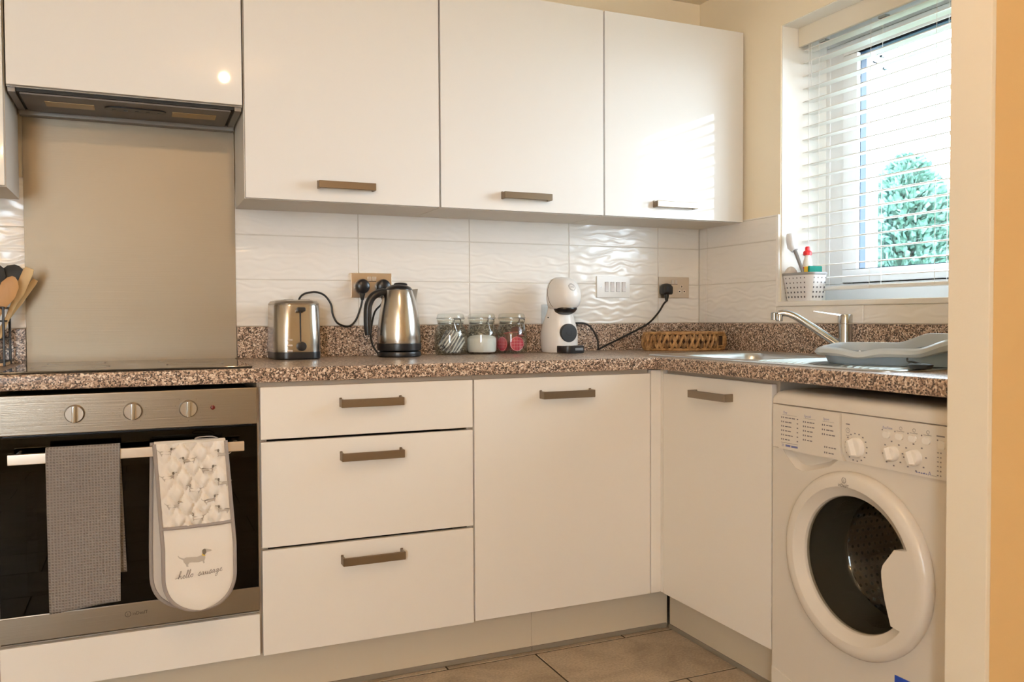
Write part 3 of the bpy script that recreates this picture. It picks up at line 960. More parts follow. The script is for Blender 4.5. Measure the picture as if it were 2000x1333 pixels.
# handle cover: closes the right side of the porthole
cv = [(-.1315, .0690), (-.110, .040), (-.101, .028), (-.0975, .015), (-.098, 0), (-.101, -.020), (-.108, -.050), (-.124, -.1000)]
oc = [(-.186 * math.cos(a), .186 * math.sin(a)) for a in [math.radians(-34 + 58 * i / 14) for i in range(15)]]
MB(xf=wx).loft([[(.006, p[0], p[1]) for p in cv + oc], [(.0285, p[0], p[1]) for p in cv + oc]]).build('handle_cover', WD, dro)
lg = MB()
fl = lambda s, t: (WX - .0295, -s, t)
put_stroke(lg, arc(1.4045, .6585, .0062, PI * .54, PI * 2.46, 24), fl, .0011)
put_text(lg, 'i', fl, 1.4033, .6549, .0098)
put_text(lg, 'inDesIT', fl, 1.3872, .6425, .0102, 1.0)
lg.build('logo', mat('logo_dark', (.04, .03, .03), .5), dro)
dg = glass('porthole_glass', (.62, .60, .54), .05, .8)
gb = MB(xf=wx)
gp = [(.156, .004), (.150, -.012), (.140, -.045), (.128, -.085), (.112, -.105), (.07, -.118), (.001, -.122)]
gb.loft([[(h, r * math.cos(2 * PI * i / 48), r * math.sin(2 * PI * i / 48)) for i in range(48)] for r, h in gp], True, False, True)
gb.build('glass_bowl', dg, dro)
RUB = mat('door_seal_grey', (.10, .10, .095), .5)
sb = MB(xf=wx)
sp = [(.174, -.012), (.168, -.03), (.160, -.07), (.150, -.10), (.146, -.118), (.150, -.122), (.178, -.09), (.180, -.012)]
sr = [[(h, r * math.cos(2 * PI * i / 48), r * math.sin(2 * PI * i / 48)) for i in range(48)] for r, h in sp]
sb.loft(sr + [sr[0]], True, False, False)
sb.build('door_seal', RUB, wm)
DRUM = mat('drum_steel', (.46, .43, .40), .28, metal=1)
drm = MB(xf=wx)
dp = [(.150, -.124), (.228, -.130), (.232, -.14), (.232, -.40), (.06, -.42), (.001, -.42)]
drm.loft([[(h, r * math.cos(2 * PI * i / 48), r * math.sin(2 * PI * i / 48)) for i in range(48)] for r, h in dp], True, False, False)
dmo = drm.build('drum', DRUM, wm)
hs_ = MB(xf=wx)
for i in range(72):
    a = 2 * PI * i / 72
    for k in range(12):
        h = -.16 - .02 * k + (.01 if i % 2 else 0)
        r = .2312
        e = .0048
        pts = []
        for q in range(6):
            b_ = 2 * PI * q / 6
            aa = a + e * math.cos(b_) / r
            pts.append((h + e * math.sin(b_), r * math.cos(aa), r * math.sin(aa)))
        hs_.add(pts, [tuple(range(6))])
tag(hs_.build('perforation', mat('drum_hole', (.02, .018, .016), .6), dmo), kind='stuff')
for k in range(3):
    a = math.radians(-62 + 120 * k)
    u_ = (math.cos(a), math.sin(a)); v_ = (-u_[1], u_[0])
    sec = [(.231, -.034), (.205, -.022), (.178, -.008), (.178, .008), (.205, .022), (.231, .034)]
    MB(xf=wx).loft([[(h, r * u_[0] + t * v_[0], r * u_[1] + t * v_[1]) for r, t in sec] for h in (-.15, -.39)]).build('paddle', mat('paddle_steel', (.40, .36, .32), .35, metal=1), dmo)
# kick plate and blue sticker
MB().prism([(WA - .001, .014), (WB + .001, .014), (WB + .001, .098), (-1.23, .098), (-1.142, .116), (WA - .001, .116)], WX - .0025, WX + .001, 'x').build('kick_plate', WMPLAST, wm)
st = MB(xf=lambda p: (WX - .0008 - p[2], -p[0], p[1]))
st.box((1.5275, .150, 0), (1.64, .2465, .0005)).build('sticker', mat('sticker_blue', (.01, .06, .42), .35), wm)
for a, c in ((-.54, -1.16), (-.54, -1.69), (-.10, -1.16), (-.10, -1.69)):
    MB().lathe([(.02, 0), (.02, .004), (.012, .006), (.012, .014)], (a, c, 0), 16).build('foot', BLACKM, wm)

# ================================================================== SINK, TAP, RACK
sk = thing('sink', 'stainless steel inset sink with drainer under the window', 'sink', (-.32, -.95, .76))
out_ = rrect(-.556, -.072, -1.470, -.452, .045, 8)
inn = rrect(-.478, -.160, -.878, -.532, .065, 8)
zt = ZT + .0022
def ring3(p, z): return [(a, c, z) for a, c in p]
def inset(p, d, c=(-.314, -.961)):
    o = []
    n = len(p)
    for i in range(n):
        a, q, b_ = p[i - 1], p[i], p[(i + 1) % n]
        tx, ty = b_[0] - a[0], b_[1] - a[1]; l = math.hypot(tx, ty)
        o.append((q[0] - ty / l * d, q[1] + tx / l * d))
    return o
s1 = MB()
p1, p2, p3 = inset(out_, .004), inset(out_, .012), inset(out_, .020)
s1.loft([ring3(out_, ZT + .0003), ring3(out_, ZT + .002), ring3(p1, ZT + .0048), ring3(p2, ZT + .0045), ring3(p3, zt)], True, False, False)
lp = [[Vector((a, c, 0)) for a, c in p3], [Vector((a, c, 0)) for a, c in inn]]
fl_ = p3 + inn
s1.add([(a, c, zt) for a, c in fl_], [tuple(t) for t in tessellate_polygon(lp)])
s1.loft([ring3(inn, zt), ring3(inset(inn, .004), zt - .003), ring3(inset(inn, .009), zt - .012), ring3(inset(inn, .018), zt - .12), ring3(inset(inn, .035), zt - .142), ring3(inset(inn, .06), zt - .146)], True, False, True)
s1.build('basin', SINKM, sk)
rb = MB()
for i in range(20):
    yv = -.965 - i * .0235
    rb.loft([[(xx, yv - .0065, zt - .0005), (xx, yv - .003, zt + zz), (xx, yv + .003, zt + zz), (xx, yv + .0065, zt - .0005)] for xx, zz in ((-.505, .0006), (-.49, .0036), (-.17, .0036), (-.155, .0006))])
rb.build('drainer_ridges', SINKM, sk)
MB().lathe([(.038, .001), (.036, .004), (.02, .003), (.001, .002)], (-.319, -.705, zt - .146), 24).build('waste', CHROME, sk)

tp = thing('mixer_tap', 'chrome single-lever mixer tap at the back of the sink', 'tap', (-.092, -.88, ZT))
TX, TY = -.092, -.880
MB().lathe([(.028, .0034), (.028, .007), (.0225, .011), (.0215, .02), (.0215, .104)], (TX, TY, ZT), 28).build('body', CHROME, tp)
dxy = Vector((-.80, .60, 0)).normalized()
c_ = MB().lathe([(.0218, .106), (.0218, .130), (.0205, .1335), (.012, .135)], (TX, TY, ZT), 28)
lv = c_.build('lever', CHROME, tp)
l2 = MB()
P0 = Vector((TX, TY, ZT + .132)); sd = Vector((-dxy.y, dxy.x, 0))
l2.loft([[tuple(P0 + dxy * d_ + sd * s_ * w_ + Vector((0, 0, z_ + q * th))) for s_, q in ((-1, -1), (1, -1), (1, 1), (-1, 1))] for d_, w_, z_, th in ((0, .016, -.003, .003), (.03, .012, .002, .0020), (.08, .007, .010, .0013), (.095, .005, .0125, .001))])
l2.build('lever_blade', CHROME, tp)
E = Vector((-.252, -.752, 0))
a0 = Vector((TX, TY, ZT + .035))
pts = bezier([a0 + dxy * .010, a0 + dxy * .06 + Vector((0, 0, .034)), a0 + dxy * .11 + Vector((0, 0, .068)), a0 + dxy * .15 + Vector((0, 0, .094)), a0 + dxy * .178 + Vector((0, 0, .104)), a0 + dxy * .2 + Vector((0, 0, .102))], 6)
MB().tube(pts, [.0125 - .0025 * i / (len(pts) - 1) for i in range(len(pts))], 16).build('spout', CHROME, tp)
e_ = Vector(pts[-1])
MB().lathe([(.0085, -.024), (.0105, -.022), (.0105, -.008), (.009, .0)], tuple(e_ + dxy * -.004), 16).lathe([(.009, -.020), (.0105, -.019), (.0105, .002), (.008, .005)], tuple(e_ + dxy * .012), 16).build('aerator', CHROME, tp)

RACK = mat('rack_grey', (.20, .275, .35), .38)
dk = thing('dish_rack', 'pale grey plastic dish-drying rack standing on the sink drainer', 'dish rack', (-.318, -1.318, zt + .0036), math.radians(-65))
def rk_ring(ex, z, wave=0.0, r=.07, lip=0):
    p = rrect(-.19 - ex, .235 + ex, -.10 - ex, .10 + ex, r, 10)
    # resample the long edges
    o = []
    n = len(p)
    for i in range(n):
        a, b_ = p[i], p[(i + 1) % n]
        k = max(1, int(math.hypot(b_[0] - a[0], b_[1] - a[1]) / .012))
        for q in range(k):
            o.append((a[0] + (b_[0] - a[0]) * q / k, a[1] + (b_[1] - a[1]) * q / k))
    res = []
    for x, y_ in o:
        back = (y_ + .1) / .2
        x0_ = .045 - .11 * max(0, min(1, back))
        t = max(0, min(1, (x - x0_) / .09)); t = t * t * (3 - 2 * t)
        dip = -.010 * math.exp(-((x + .085) / .035) ** 2) if y_ < -.05 else 0
        dip -= .0075 * max(0, min(1, .5 - y_ / .12)) - .003
        res.append((x, y_, z + wave * (.026 * t + dip)))
    return res
r0 = rk_ring(0, 0.0)
rings = [rk_ring(-.004, .0), rk_ring(0, .004), rk_ring(.006, .026, .6)]
N0 = len(rings[0])
def fit(r):
    """same number of points on each ring"""
    out = []; m = len(r)
    L = [0]
    for i in range(m): L.append(L[-1] + (Vector(r[(i + 1) % m]) - Vector(r[i])).length)
    for k in range(140):
        d_ = L[-1] * k / 140
        i = max(j for j in range(m) if L[j] <= d_ + 1e-9)
        t = (d_ - L[i]) / max(L[i + 1] - L[i], 1e-9)
        out.append(tuple(Vector(r[i]).lerp(Vector(r[(i + 1) % m]), t)))
    return out
seq = [rk_ring(-.004, 0), rk_ring(0, .004), rk_ring(.006, .026, .6)]
MB().loft([fit(r) for r in seq] + [fit(rk_ring(.003, .026, .6)), fit(rk_ring(-.006, .006))], True, True, True).build('tray', RACK, dk, local=True)
RIM = mat('rack_rim', (.43, .49, .545), .33)
seq = [rk_ring(.006, .024, .6), rk_ring(.020, .026, .7), rk_ring(.026, .034, 1), rk_ring(.022, .043, 1), rk_ring(.012, .048, 1), rk_ring(.006, .047, 1), rk_ring(.003, .040, 1), rk_ring(.003, .024, .6)]
seq = [fit(r) for r in seq]
MB().loft(seq + [seq[0]], True, False, False).build('rim', RIM, dk, local=True)
rbs = MB()
for i in range(9):
    x = -.13 + i * .036
    rbs.tube([(x, -.085, .012), (x, -.080, .034), (x, -.06, .014)], .0025, 6)
    rbs.box((x - .002, -.085, .006), (x + .002, .085, .012), .001)
rbs.build('plate_ribs', mat('rack_white', (.72, .74, .75), .4), dk, local=True)
plg = thing('sink_plug', 'dark rubber sink plug lying on the drainer in front of the grey rack', 'plug', (-.452, -1.47, zt + .0036))
RB = mat('dark_rubber', (.02, .028, .035), .5)
MB().lathe([(.022, 0), (.025, .004), (.027, .010), (.024, .012), (.001, .012)], (0, 0, 0), 24).build('stopper', RB, plg, local=True)
MB().tube(bezier([(0, 0, .010), (-.004, .02, .016), (-.002, .034, .016), (.002, .04, .022)], 5), .003, 8).build('stalk', RB, plg, local=True)

# ================================================================== SOCKETS AND SWITCH
TF = -.008
def plate(par, x0, x1, z0, z1, m, y=TF):
    return MB().box((x0, y - .006, z0), (x1, y, z1), .0015, 2).build('plate', m, par)
def double_socket(x0, x1, z0, z1, m, label, fitted):
    t = thing('double_socket', label, 'socket', ((x0 + x1) / 2, TF, z0))
    plate(t, x0, x1, z0, z1, m)
    cx_ = (x0 + x1) / 2
    for s in (-1, 1):
        MB().box((cx_ + s * .0085 - .006, TF - .0085, z1 - .028), (cx_ + s * .0085 + .006, TF - .006, z1 - .012), .001).build('rocker', mat('rocker_steel', (.62, .58, .54), .3, metal=.8), t)
    MB().box((cx_ - .016, TF - .0068, z1 - .030), (cx_ + .016, TF - .006, z1 - .0285)).build('rocker_shadow_gap', DGREY, t)
    for s in (-1, 1):
        if fitted[0 if s < 0 else 1]: continue
        c0 = cx_ + s * .036
        for k, (dx_, dz_) in enumerate(((0, -.038), (-.0105, -.058), (.0125, -.058))):
            h = MB().prism(disc(c0 + dx_, z1 + dz_, .0072, 16), TF - .0068, TF - .006, 'y').build('socket_hole', mat('socket_insert', (.74, .66, .56), .4), t)
            MB().box((c0 + dx_ - (.002 if k == 0 else .003), TF - .0072, z1 + dz_ - (.0035 if k == 0 else .0022)), (c0 + dx_ + (.002 if k == 0 else .003), TF - .0067, z1 + dz_ + (.0035 if k == 0 else .0022))).build('slot', DGREY, h)
    return t
SPL = mat('socket_brass_steel', (.62, .54, .45), .3, metal=1, bump=('brush_x', 400, .1))
double_socket(-1.4455, -1.3025, 1.109, 1.194, SPL, 'brushed metal double socket with two black plugs behind the kettle', (1, 1))
double_socket(-.2055, -.0610, 1.1135, 1.1985, SPL, 'brushed metal double socket with one black plug by the corner', (1, 0))
sw = thing('light_switch', 'white four-gang rocker switch on the tiles beside the coffee maker', 'switch', (-.4145, TF, 1.114))
plate(sw, -.4885, -.3405, 1.1140, 1.1975, WPLAST)
for i in range(4):
    x = -.4455 + i * .0255
    MB().box((x - .0085, TF - .0066, 1.137), (x + .0085, TF - .0058, 1.1755)).build('rocker_gap', mat('gap_grey', (.42, .42, .44), .5), sw)
    MB().loft([[(x - .0072, TF - .0062, zz), (x + .0072, TF - .0062, zz), (x + .0072, TF - yy_, zz), (x - .0072, TF - yy_, zz)] for zz, yy_ in ((1.1385, .0085), (1.156, .0078), (1.174, .0105))]).build('rocker', mat('rocker_pink', (.70, .68, .69), .3), sw)
for x in (-.4690, -.3590):
    MB().prism(disc(x, 1.156, .0024, 10), TF - .0066, TF - .0058, 'y').build('screw', mat('screw_grey', (.45, .45, .45), .3, metal=.8), sw)

def plug(par, x, z, name='plug', square=False):
    m = MB()
    y0 = TF - .0062
    def ring(s, y_, dz=0):
        if square:
            sh = [(.0, 1.05), (.55, .95), (1.0, .50), (1.0, -.62), (.85, -.85), (-.85, -.85), (-1, -.62), (-1, .50), (-.55, .95)]
        else:
            sh = [(math.cos(a), math.sin(a)) for a in [PI / 2 - 2 * PI * i / 20 for i in range(20)]]
        return [(x + p[0] * s, y_, z + dz + p[1] * s) for p in sh]
    r = .0255 if square is False else .0235
    m.loft([ring(r * .96, y0), ring(r, y0 - .004), ring(r, y0 - .020), ring(r * .9, y0 - .027), ring(r * .6, y0 - .032)])
    m.loft([[(x + .010 * math.cos(a) * k, y0 - .014 + .009 * math.sin(a) * k, z - dz) for a in [2 * PI * i / 12 for i in range(12)]] for dz, k in ((.015, 1.0), (.027, 1.0), (.037, .72), (.047, .5))])
    return m.build(name, BLACK, par), (x, y0 - .014, z - .045)

# ================================================================== TOASTER
tt = thing('toaster', 'brushed steel two-slice toaster with black base and dial', 'toaster', (-1.655, -.113, ZT), math.radians(5))
def tr(wd, ln, r, z, yo=0): return [(a, c, z) for a, c in rrect(-wd / 2, wd / 2, -ln / 2 + yo, ln / 2 + yo, r, 8)]
MB().loft([tr(.138, .155, .035, 0), tr(.146, .164, .042, .004), tr(.148, .166, .045, .020), tr(.147, .165, .045, .024)]).build('base', BLACK, tt, local=True)
TST = mat('toaster_steel', (.50, .475, .44), .2, metal=1, bump=('noise', 300, .03))
tbody = MB().loft([tr(.148, .166, .045, .024), tr(.149, .167, .046, .030), tr(.144, .162, .046, .168), tr(.140, .158, .046, .174)], True, True, True).build('body', TST, tt, local=True)
tpo = MB().loft([tr(.142, .160, .046, .172), tr(.143, .161, .046, .176), tr(.132, .150, .046, .184), tr(.10, .118, .04, .188)]).build('top', mat('toaster_top', (.50, .46, .40), .3, metal=1), tt, local=True)
s_ = MB()
for x in (-.026, .026):
    s_.box((x - .013, -.05, .1875), (x + .013, .05, .1888))
s_.build('bread_slot', DGREY, tpo, local=True)
yf = -.0835
MB().box((-.0022, yf - .0004, .055), (.0022, yf + .006, .160)).build('lever_slot', DGREY, tbody, local=True)
MB().box((-.0135, yf - .016, .150), (.0135, yf + .004, .164), .004).build('lever', BLACK, tt, local=True)
MB().lathe([(.0150, .002), (.0150, -.008), (.013, -.013), (.010, -.014)], (.002, yf, .042), 24, 'y').build('dial', BLACK, tt, local=True)
for i in range(3):
    MB().box((-.0420, yf - .0035, .0245 + i * .0170), (-.0255, yf + .003, .0310 + i * .0170), .0025).build('button', mat('button_steel', (.80, .72, .66), .25, metal=.6), tt, local=True)
def fix(o, root):
    """mesh built in world coordinates, parented under a turned root"""
    R_ = Matrix.Rotation(-root.rotation_euler.z, 4, 'Z')
    o.data.transform(R_)
    return o
o_, q_ = plug(tt, -1.4105, 1.1475); fix(o_, tt)
cab = bezier([(-1.640, -.035, 1.03), (-1.6197, -.026, 1.108), (-1.5793, -.028, 1.1265), (-1.542, -.028, 1.1182), (-1.5184, -.028, 1.0874), (-1.5119, -.028, 1.0513), (-1.4949, -.028, 1.0218), (-1.4602, -.028, 1.0112), (-1.4355, -.028, 1.0301), (-1.418, -.028, 1.0719), q_], 7)
fix(MB().tube(cab, .0034, 8).build('cable', CABLE, tt), tt)

# ================================================================== KETTLE
kt = thing('kettle', 'brushed steel jug kettle with black handle, lid and base', 'kettle', (-1.315, -.142, ZT))
KS = STEELV
MB().lathe([(.066, 0), (.0725, .003), (.0735, .010), (.072, .017), (.060, .019)], n=40).build('base', BLACK, kt, local=True)
MB().lathe([(.064, .0195), (.0725, .022), (.0740, .030), (.0735, .044), (.072, .045)], n=40).build('lower_band', BLACK, kt, local=True)
prof = [(.0715, .0455), (.0725, .052), (.0718, .075), (.0695, .105), (.0660, .135), (.0610, .165), (.0545, .193), (.0475, .217), (.0455, .222), (.0440, .2225)]
MB().lathe(prof, n=48).build('body', KS, kt, local=True)
# spout on the right: wedge from the wall of the jug
sp = MB()
tip = [(.063, 0, .2235), (.0655, 0, .2225)]
L = []
sp.add([(.036, -.026, .2235), (.036, .026, .2235), (.0665, 0, .2265), (.060, 0, .168), (.053, -.017, .190), (.053, .017, .190), (.044, 0, .2225)],
       [(0, 2, 4), (4, 2, 3), (1, 5, 2), (5, 3, 2), (0, 4, 6), (1, 6, 5), (0, 6, 2), (1, 2, 6), (4, 3, 6), (3, 5, 6)])
sp.build('spout', KS, kt, local=True, smooth=0)
ld = MB().lathe([(.0445, .2215), (.0445, .225), (.040, .231), (.026, .2385), (.010, .2415), (.001, .242)], n=36)
ld.ellipsoid((.006, -.002, .2415), (.024, .012, .006), 16, 8)
ld.build('lid', BLACK, kt, local=True)
hp = bezier([(-.040, 0, .214), (-.062, 0, .213), (-.088, 0, .200), (-.1035, 0, .172), (-.1065, 0, .135), (-.1060, 0, .095), (-.1045, 0, .073)], 7)
MB().tube(hp, [.0115 + .002 * math.sin(PI * i / (len(hp) - 1)) for i in range(len(hp))], 14).build('handle', BLACK, kt, local=True)
o_, q_ = plug(kt, -1.3375, 1.1475)
cab = bezier([(-1.386, -.135, .922), (-1.398, -.12, .945), (-1.4005, -.10, .975), (-1.393, -.08, 1.010), (-1.372, -.045, 1.06), (-1.345, -.026, 1.085), q_], 7)
MB().tube(cab, .0034, 8).build('cable', CABLE, kt)

# ================================================================== GLASS JARS
JG = glass('jar_glass', (.955, .975, .965), .06, 1.0)
WIRE = mat('clip_wire', (.36, .37, .37), .25, metal=1)
SEAL = mat('jar_seal', (.66, .62, .50), .5)
def jar(x, y, label, rot):
    t = thing('glass_jar', label, 'jar', (x, y, ZT), rot, 'clip-top jars on the worktop')
    prof = [(.001, .0015), (.045, .001), (.053, .004), (.0565, .012), (.0570, .045), (.0565, .072), (.053, .088), (.046, .099), (.0425, .104), (.0425, .110), (.0465, .112), (.0465, .117)]
    MB().lathe(prof, n=40, cap0=False, cap1=False).build('jar_body', JG, t, local=True)
    inner = [(.0435, .117), (.0395, .109), (.043, .098), (.0495, .087), (.0530, .072), (.0535, .045), (.0530, .013), (.049, .007), (.001, .0065)]
    MB().lathe(inner, n=40, cap0=False, cap1=False).build('inner_wall', JG, t, local=True)
    MB().lathe([(.0465, .1175), (.0465, .1195), (.040, .1195), (.040, .1175)], n=32).build('seal', SEAL, t, local=True)
    MB().lathe([(.0475, .120), (.0480, .126), (.0470, .136), (.044, .142), (.036, .1435), (.001, .1430)], n=40, cap0=True, cap1=False).build('lid', JG, t, local=True)
    wv = MB()
    for z, r in ((.1085, .0445), (.1275, .0495)):
        wv.tube([(r * math.cos(2 * PI * i / 28), r * math.sin(2 * PI * i / 28), z) for i in range(28)], .0013, 6, closed=True)
    # front lever
    for s in (-1, 1):
        wv.tube([(.010 * s, -.0475, .1275), (.012 * s, -.0545, .118), (.011 * s, -.0530, .1085), (.007 * s, -.0565, .090), (.004 * s, -.0585, .082)], .0013, 6)
        wv.tube([(.014 * s, -.0455, .1085), (.015 * s, -.052, .115), (.012 * s, -.0545, .124)], .0013, 6)
    wv.tube([(-.004, -.0585, .082), (.004, -.0585, .082)], .0013, 6)
    wv.tube([(-.012, -.0545, .124), (.012, -.0545, .124)], .0016, 6)
    wv.build('wire_clip', WIRE, t, local=True)
    return t
JX = (-1.1136, -.9965, -.8805)
JY = (-.0870, -.0860, -.0855)
jar(JX[0], JY[0], 'clip-top glass jar packed with striped sugar sticks, beside the kettle', math.radians(6))
jar(JX[1], JY[1], 'clip-top glass jar of white sugar, middle of the three jars', math.radians(16))
jar(JX[2], JY[2], 'clip-top glass jar with red foil pods, beside the coffee maker', math.radians(20))
# sticks
SILV = mat('stick_silver', (.035, .035, .045), .35, vary=((.30, .31, .34), 90, (1, .3, 1)))
SILV2 = mat('stick_white', (.74, .72, .68), .5)
rnd = random.Random(11)
for i in range(34):
    dark = i % 2 == 0
    lay, k = i // 12, i % 12
    if lay == 0:
        off = -.027 + k * .0052; yy0 = -.036
    elif lay == 1:
        off = -.030 + k * .0055; yy0 = -.012
    else:
        off = -.026 + k * .0056; yy0 = .018
    a = math.radians(36 + rnd.uniform(-6, 6))
    ln = .036 if lay == 0 else .040
    # slide along the tilted row so the bundle stays inside the jar
    px_, pz_ = off * math.cos(a), -off * math.sin(a)
    ln *= (1 - (off / .040) ** 2) ** .5 if abs(off) < .038 else .4
    o = MB().loft([[(-.0024, -.0012, -ln), (.0024, -.0012, -ln), (.0024, .0012, -ln), (-.0024, .0012, -ln)],
                   [(-.0025, -.0024, -ln * .8), (.0025, -.0024, -ln * .8), (.0025, .0024, -ln * .8), (-.0025, .0024, -ln * .8)],
                   [(-.0025, -.0024, ln * .8), (.0025, -.0024, ln * .8), (.0025, .0024, ln * .8), (-.0025, .0024, ln * .8)],
                   [(-.0024, -.0012, ln), (.0024, -.0012, ln), (.0024, .0012, ln), (-.0024, .0012, ln)]]).build('sugar_stick', SILV if dark else SILV2, loc=(0, 0, 0))
    o.location = (JX[0] + px_, JY[0] + yy0 + rnd.uniform(-.002, .002), ZT + .046 + pz_)
    o.rotation_euler = (rnd.uniform(-.06, .06), a, 0)
    tag(o, ('dark silver paper sugar stick packed inside the jar beside the kettle' if dark else 'white paper sugar stick packed inside the jar beside the kettle'), 'sugar stick', 'dark sugar sticks in the jar' if dark else 'white sugar sticks in the jar')
# sugar
MB().lathe([(.001, .0075), (.047, .0075), (.0515, .0140), (.0522, .045), (.0515, .0555), (.043, .0625), (.025, .0665), (.001, .069)], (JX[1], JY[1], ZT), 36, cap0=False, cap1=False).build('sugar', mat('sugar_white', (.86, .85, .84), .8, bump=('noise', 900, .3)), loc=(JX[1], JY[1], ZT))
tag(bpy.data.objects['sugar'], 'white granulated sugar filling the middle jar', 'sugar', kind='stuff')
# pods
POD = mat('pod_foil', (.55, .025, .07), .35)
PODB = mat('pod_brown', (.13, .035, .03), .35)
def pod(x, y, z, rx, rz, label):
    t = thing('coffee_pod', label, 'coffee pod', (x, y, z), 0, 'coffee pods in the jar')
    t.rotation_euler = (rx, 0, rz)
    MB().lathe([(.0150, .034), (.0195, .030), (.0225, .004), (.0228, .001)], n=24).build('cup', PODB, t, local=True)
    MB().lathe([(.0262, .001), (.0262, -.0006), (.001, -.0008)], n=28, cap1=False).build('foil_lid', POD, t, local=True)
    cr = MB()
    g = lambda a, c: (a, c, -.0014)
    for k in range(3):
        put_stroke(cr, [(-.0225 + abs(k - 1) * .004, (k - 1) * .011), (.0225 - abs(k - 1) * .004, (k - 1) * .011)], g, .0010)
        put_stroke(cr, [((k - 1) * .011, -.0225 + abs(k - 1) * .004), ((k - 1) * .011, .0225 - abs(k - 1) * .004)], g, .0010)
    put_stroke(cr, arc(0, 0, .0245, 0, 2 * PI, 28), g, .0016)
    cr.build('print', mat('pod_print', (.78, .36, .38), .5), t, local=True)
jx, jy = JX[2], JY[2]
pod(jx + .003, jy - .046 + .0052, ZT + .0352, math.radians(-90), math.radians(-4), 'red pod with its printed foil lid facing out of the jar')
pod(jx - .041, jy - .010, ZT + .034, math.radians(-90), math.radians(-72), 'red pod turned to the left side of the jar')
pod(jx + .020, jy + .026, ZT + .034, math.radians(-90), math.radians(160), 'red pod at the back of the jar, hidden behind the front one')
pod(jx - .012, jy + .020, ZT + .0350, math.radians(-90), math.radians(205), 'red pod at the left back of the jar behind the others')
pod(jx - .008, jy - .010, ZT + .0735, math.radians(172), math.radians(20), 'upside-down brown pod lying on top at the left of the jar')
pod(jx + .022, jy + .006, ZT + .0600, math.radians(-12), 0, 'brown and red pod lying upright on top in the jar')

# ================================================================== COFFEE MAKER
CW = mat('coffee_white', (.83, .82, .81), .22)
CWS = mat('coffee_side', (.78, .74, .68), .28)
cm = thing('coffee_maker', 'white rounded pod coffee maker with black dial and drip tray', 'coffee maker', (-.6970, -.116, ZT), math.radians(3))
def ell(cx_, cy_, rx, ry, z, n=40, p=2.3):
    o = []
    for i in range(n):
        a = 2 * PI * i / n; c, s = math.cos(a), math.sin(a)
        o.append((cx_ + rx * math.copysign(abs(c) ** (2 / p), c), cy_ + ry * math.copysign(abs(s) ** (2 / p), s), z))
    return o
secs = [(.012, .057, .064, .001), (.013, .060, .069, .006), (.013, .063, .072, .03), (.014, .064, .073, .055), (.014, .062, .070, .080), (.013, .057, .062, .105), (.011, .050, .051, .130), (.008, .045, .042, .150), (.004, .044, .040, .168), (.000, .048, .046, .195)]
MB().loft([ell(0, yc, rx, ry, z) for yc, rx, ry, z in secs]).build('body', CW, cm, local=True)
# head: forward-leaning rounded dome
hd_ = [(-.014, .046, .056, .160), (-.018, .0535, .066, .172), (-.021, .0575, .072, .190), (-.021, .0585, .073, .210), (-.018, .056, .069, .232), (-.013, .049, .060, .252), (-.008, .038, .046, .266), (-.005, .022, .027, .2735), (-.004, .003, .004, .2755)]
head = MB().loft([ell(0, yc, rx, ry, z, p=2.1) for yc, rx, ry, z in hd_]).build('head', CW, cm, local=True)
# seam across the head
sm = []
for i in range(25):
    t = i / 24
    z = .166 + (.268 - .166) * t
    # section radii at z
    for k in range(len(hd_) - 1):
        if hd_[k][3] <= z <= hd_[k + 1][3]:
            q = (z - hd_[k][3]) / (hd_[k + 1][3] - hd_[k][3])
            yc, rx, ry = [hd_[k][j] + (hd_[k + 1][j] - hd_[k][j]) * q for j in range(3)]
    yy_ = -.028 + .030 * math.sin(PI * t) * .5 + .02 * t
    c = max(0, 1 - abs((yy_ - yc) / ry) ** 2.1) ** (1 / 2.1)
    sm.append((-rx * c, yy_, z))
MB().tube(sm, .0011, 5).build('seam', mat('seam_dark', (.09, .07, .06), .5), head, local=True)
# black beak under the head
bk = [(-.030, .042, .042, .166), (-.032, .041, .043, .158), (-.028, .036, .037, .148), (-.022, .027, .028, .140), (-.016, .012, .014, .135)]
MB().loft([ell(0, yc, rx, ry, z, 32) for yc, rx, ry, z in reversed(bk)]).build('spout_hood', BLACK, cm, local=True)
# front dial on a flat pad
dl = MB().lathe([(.0335, .012), (.0335, -.0025), (.0315, -.005), (.001, -.0055)], (0, -.0560, .072), 40, 'y').build('dial', mat('dial_black', (.022, .024, .028), .42), cm, local=True)
sy = MB()
g = lambda a, c: (a, -.0620, c)
put_stroke(sy, arc(-.004, .072, .008, PI * .8, PI * 1.6, 10), g, .0016); put_stroke(sy, [(.008, .080), (.008, .064)], g, .0016); put_stroke(sy, [(-.004, .0640), (.008, .0640)], g, .0016)
sy.build('symbol', mat('symbol_dark', (.004, .004, .005), .3), dl, local=True)
tr_ = [(a, c) for a, c in rrect(-.046, .046, -.108, -.030, .028, 8)]
dt = MB().loft([[(a * .96, c * 1.0, .001) for a, c in tr_], [(a, c, .004) for a, c in tr_], [(a, c, .024) for a, c in tr_], [(a * .96, c, .027) for a, c in tr_]]).build('drip_tray', BLACK, cm, local=True)
MB().box((-.004, -.1092, .010), (.030, -.1050, .020), .002).build('tray_badge', mat('badge_grey', (.22, .25, .29), .3), dt, local=True)
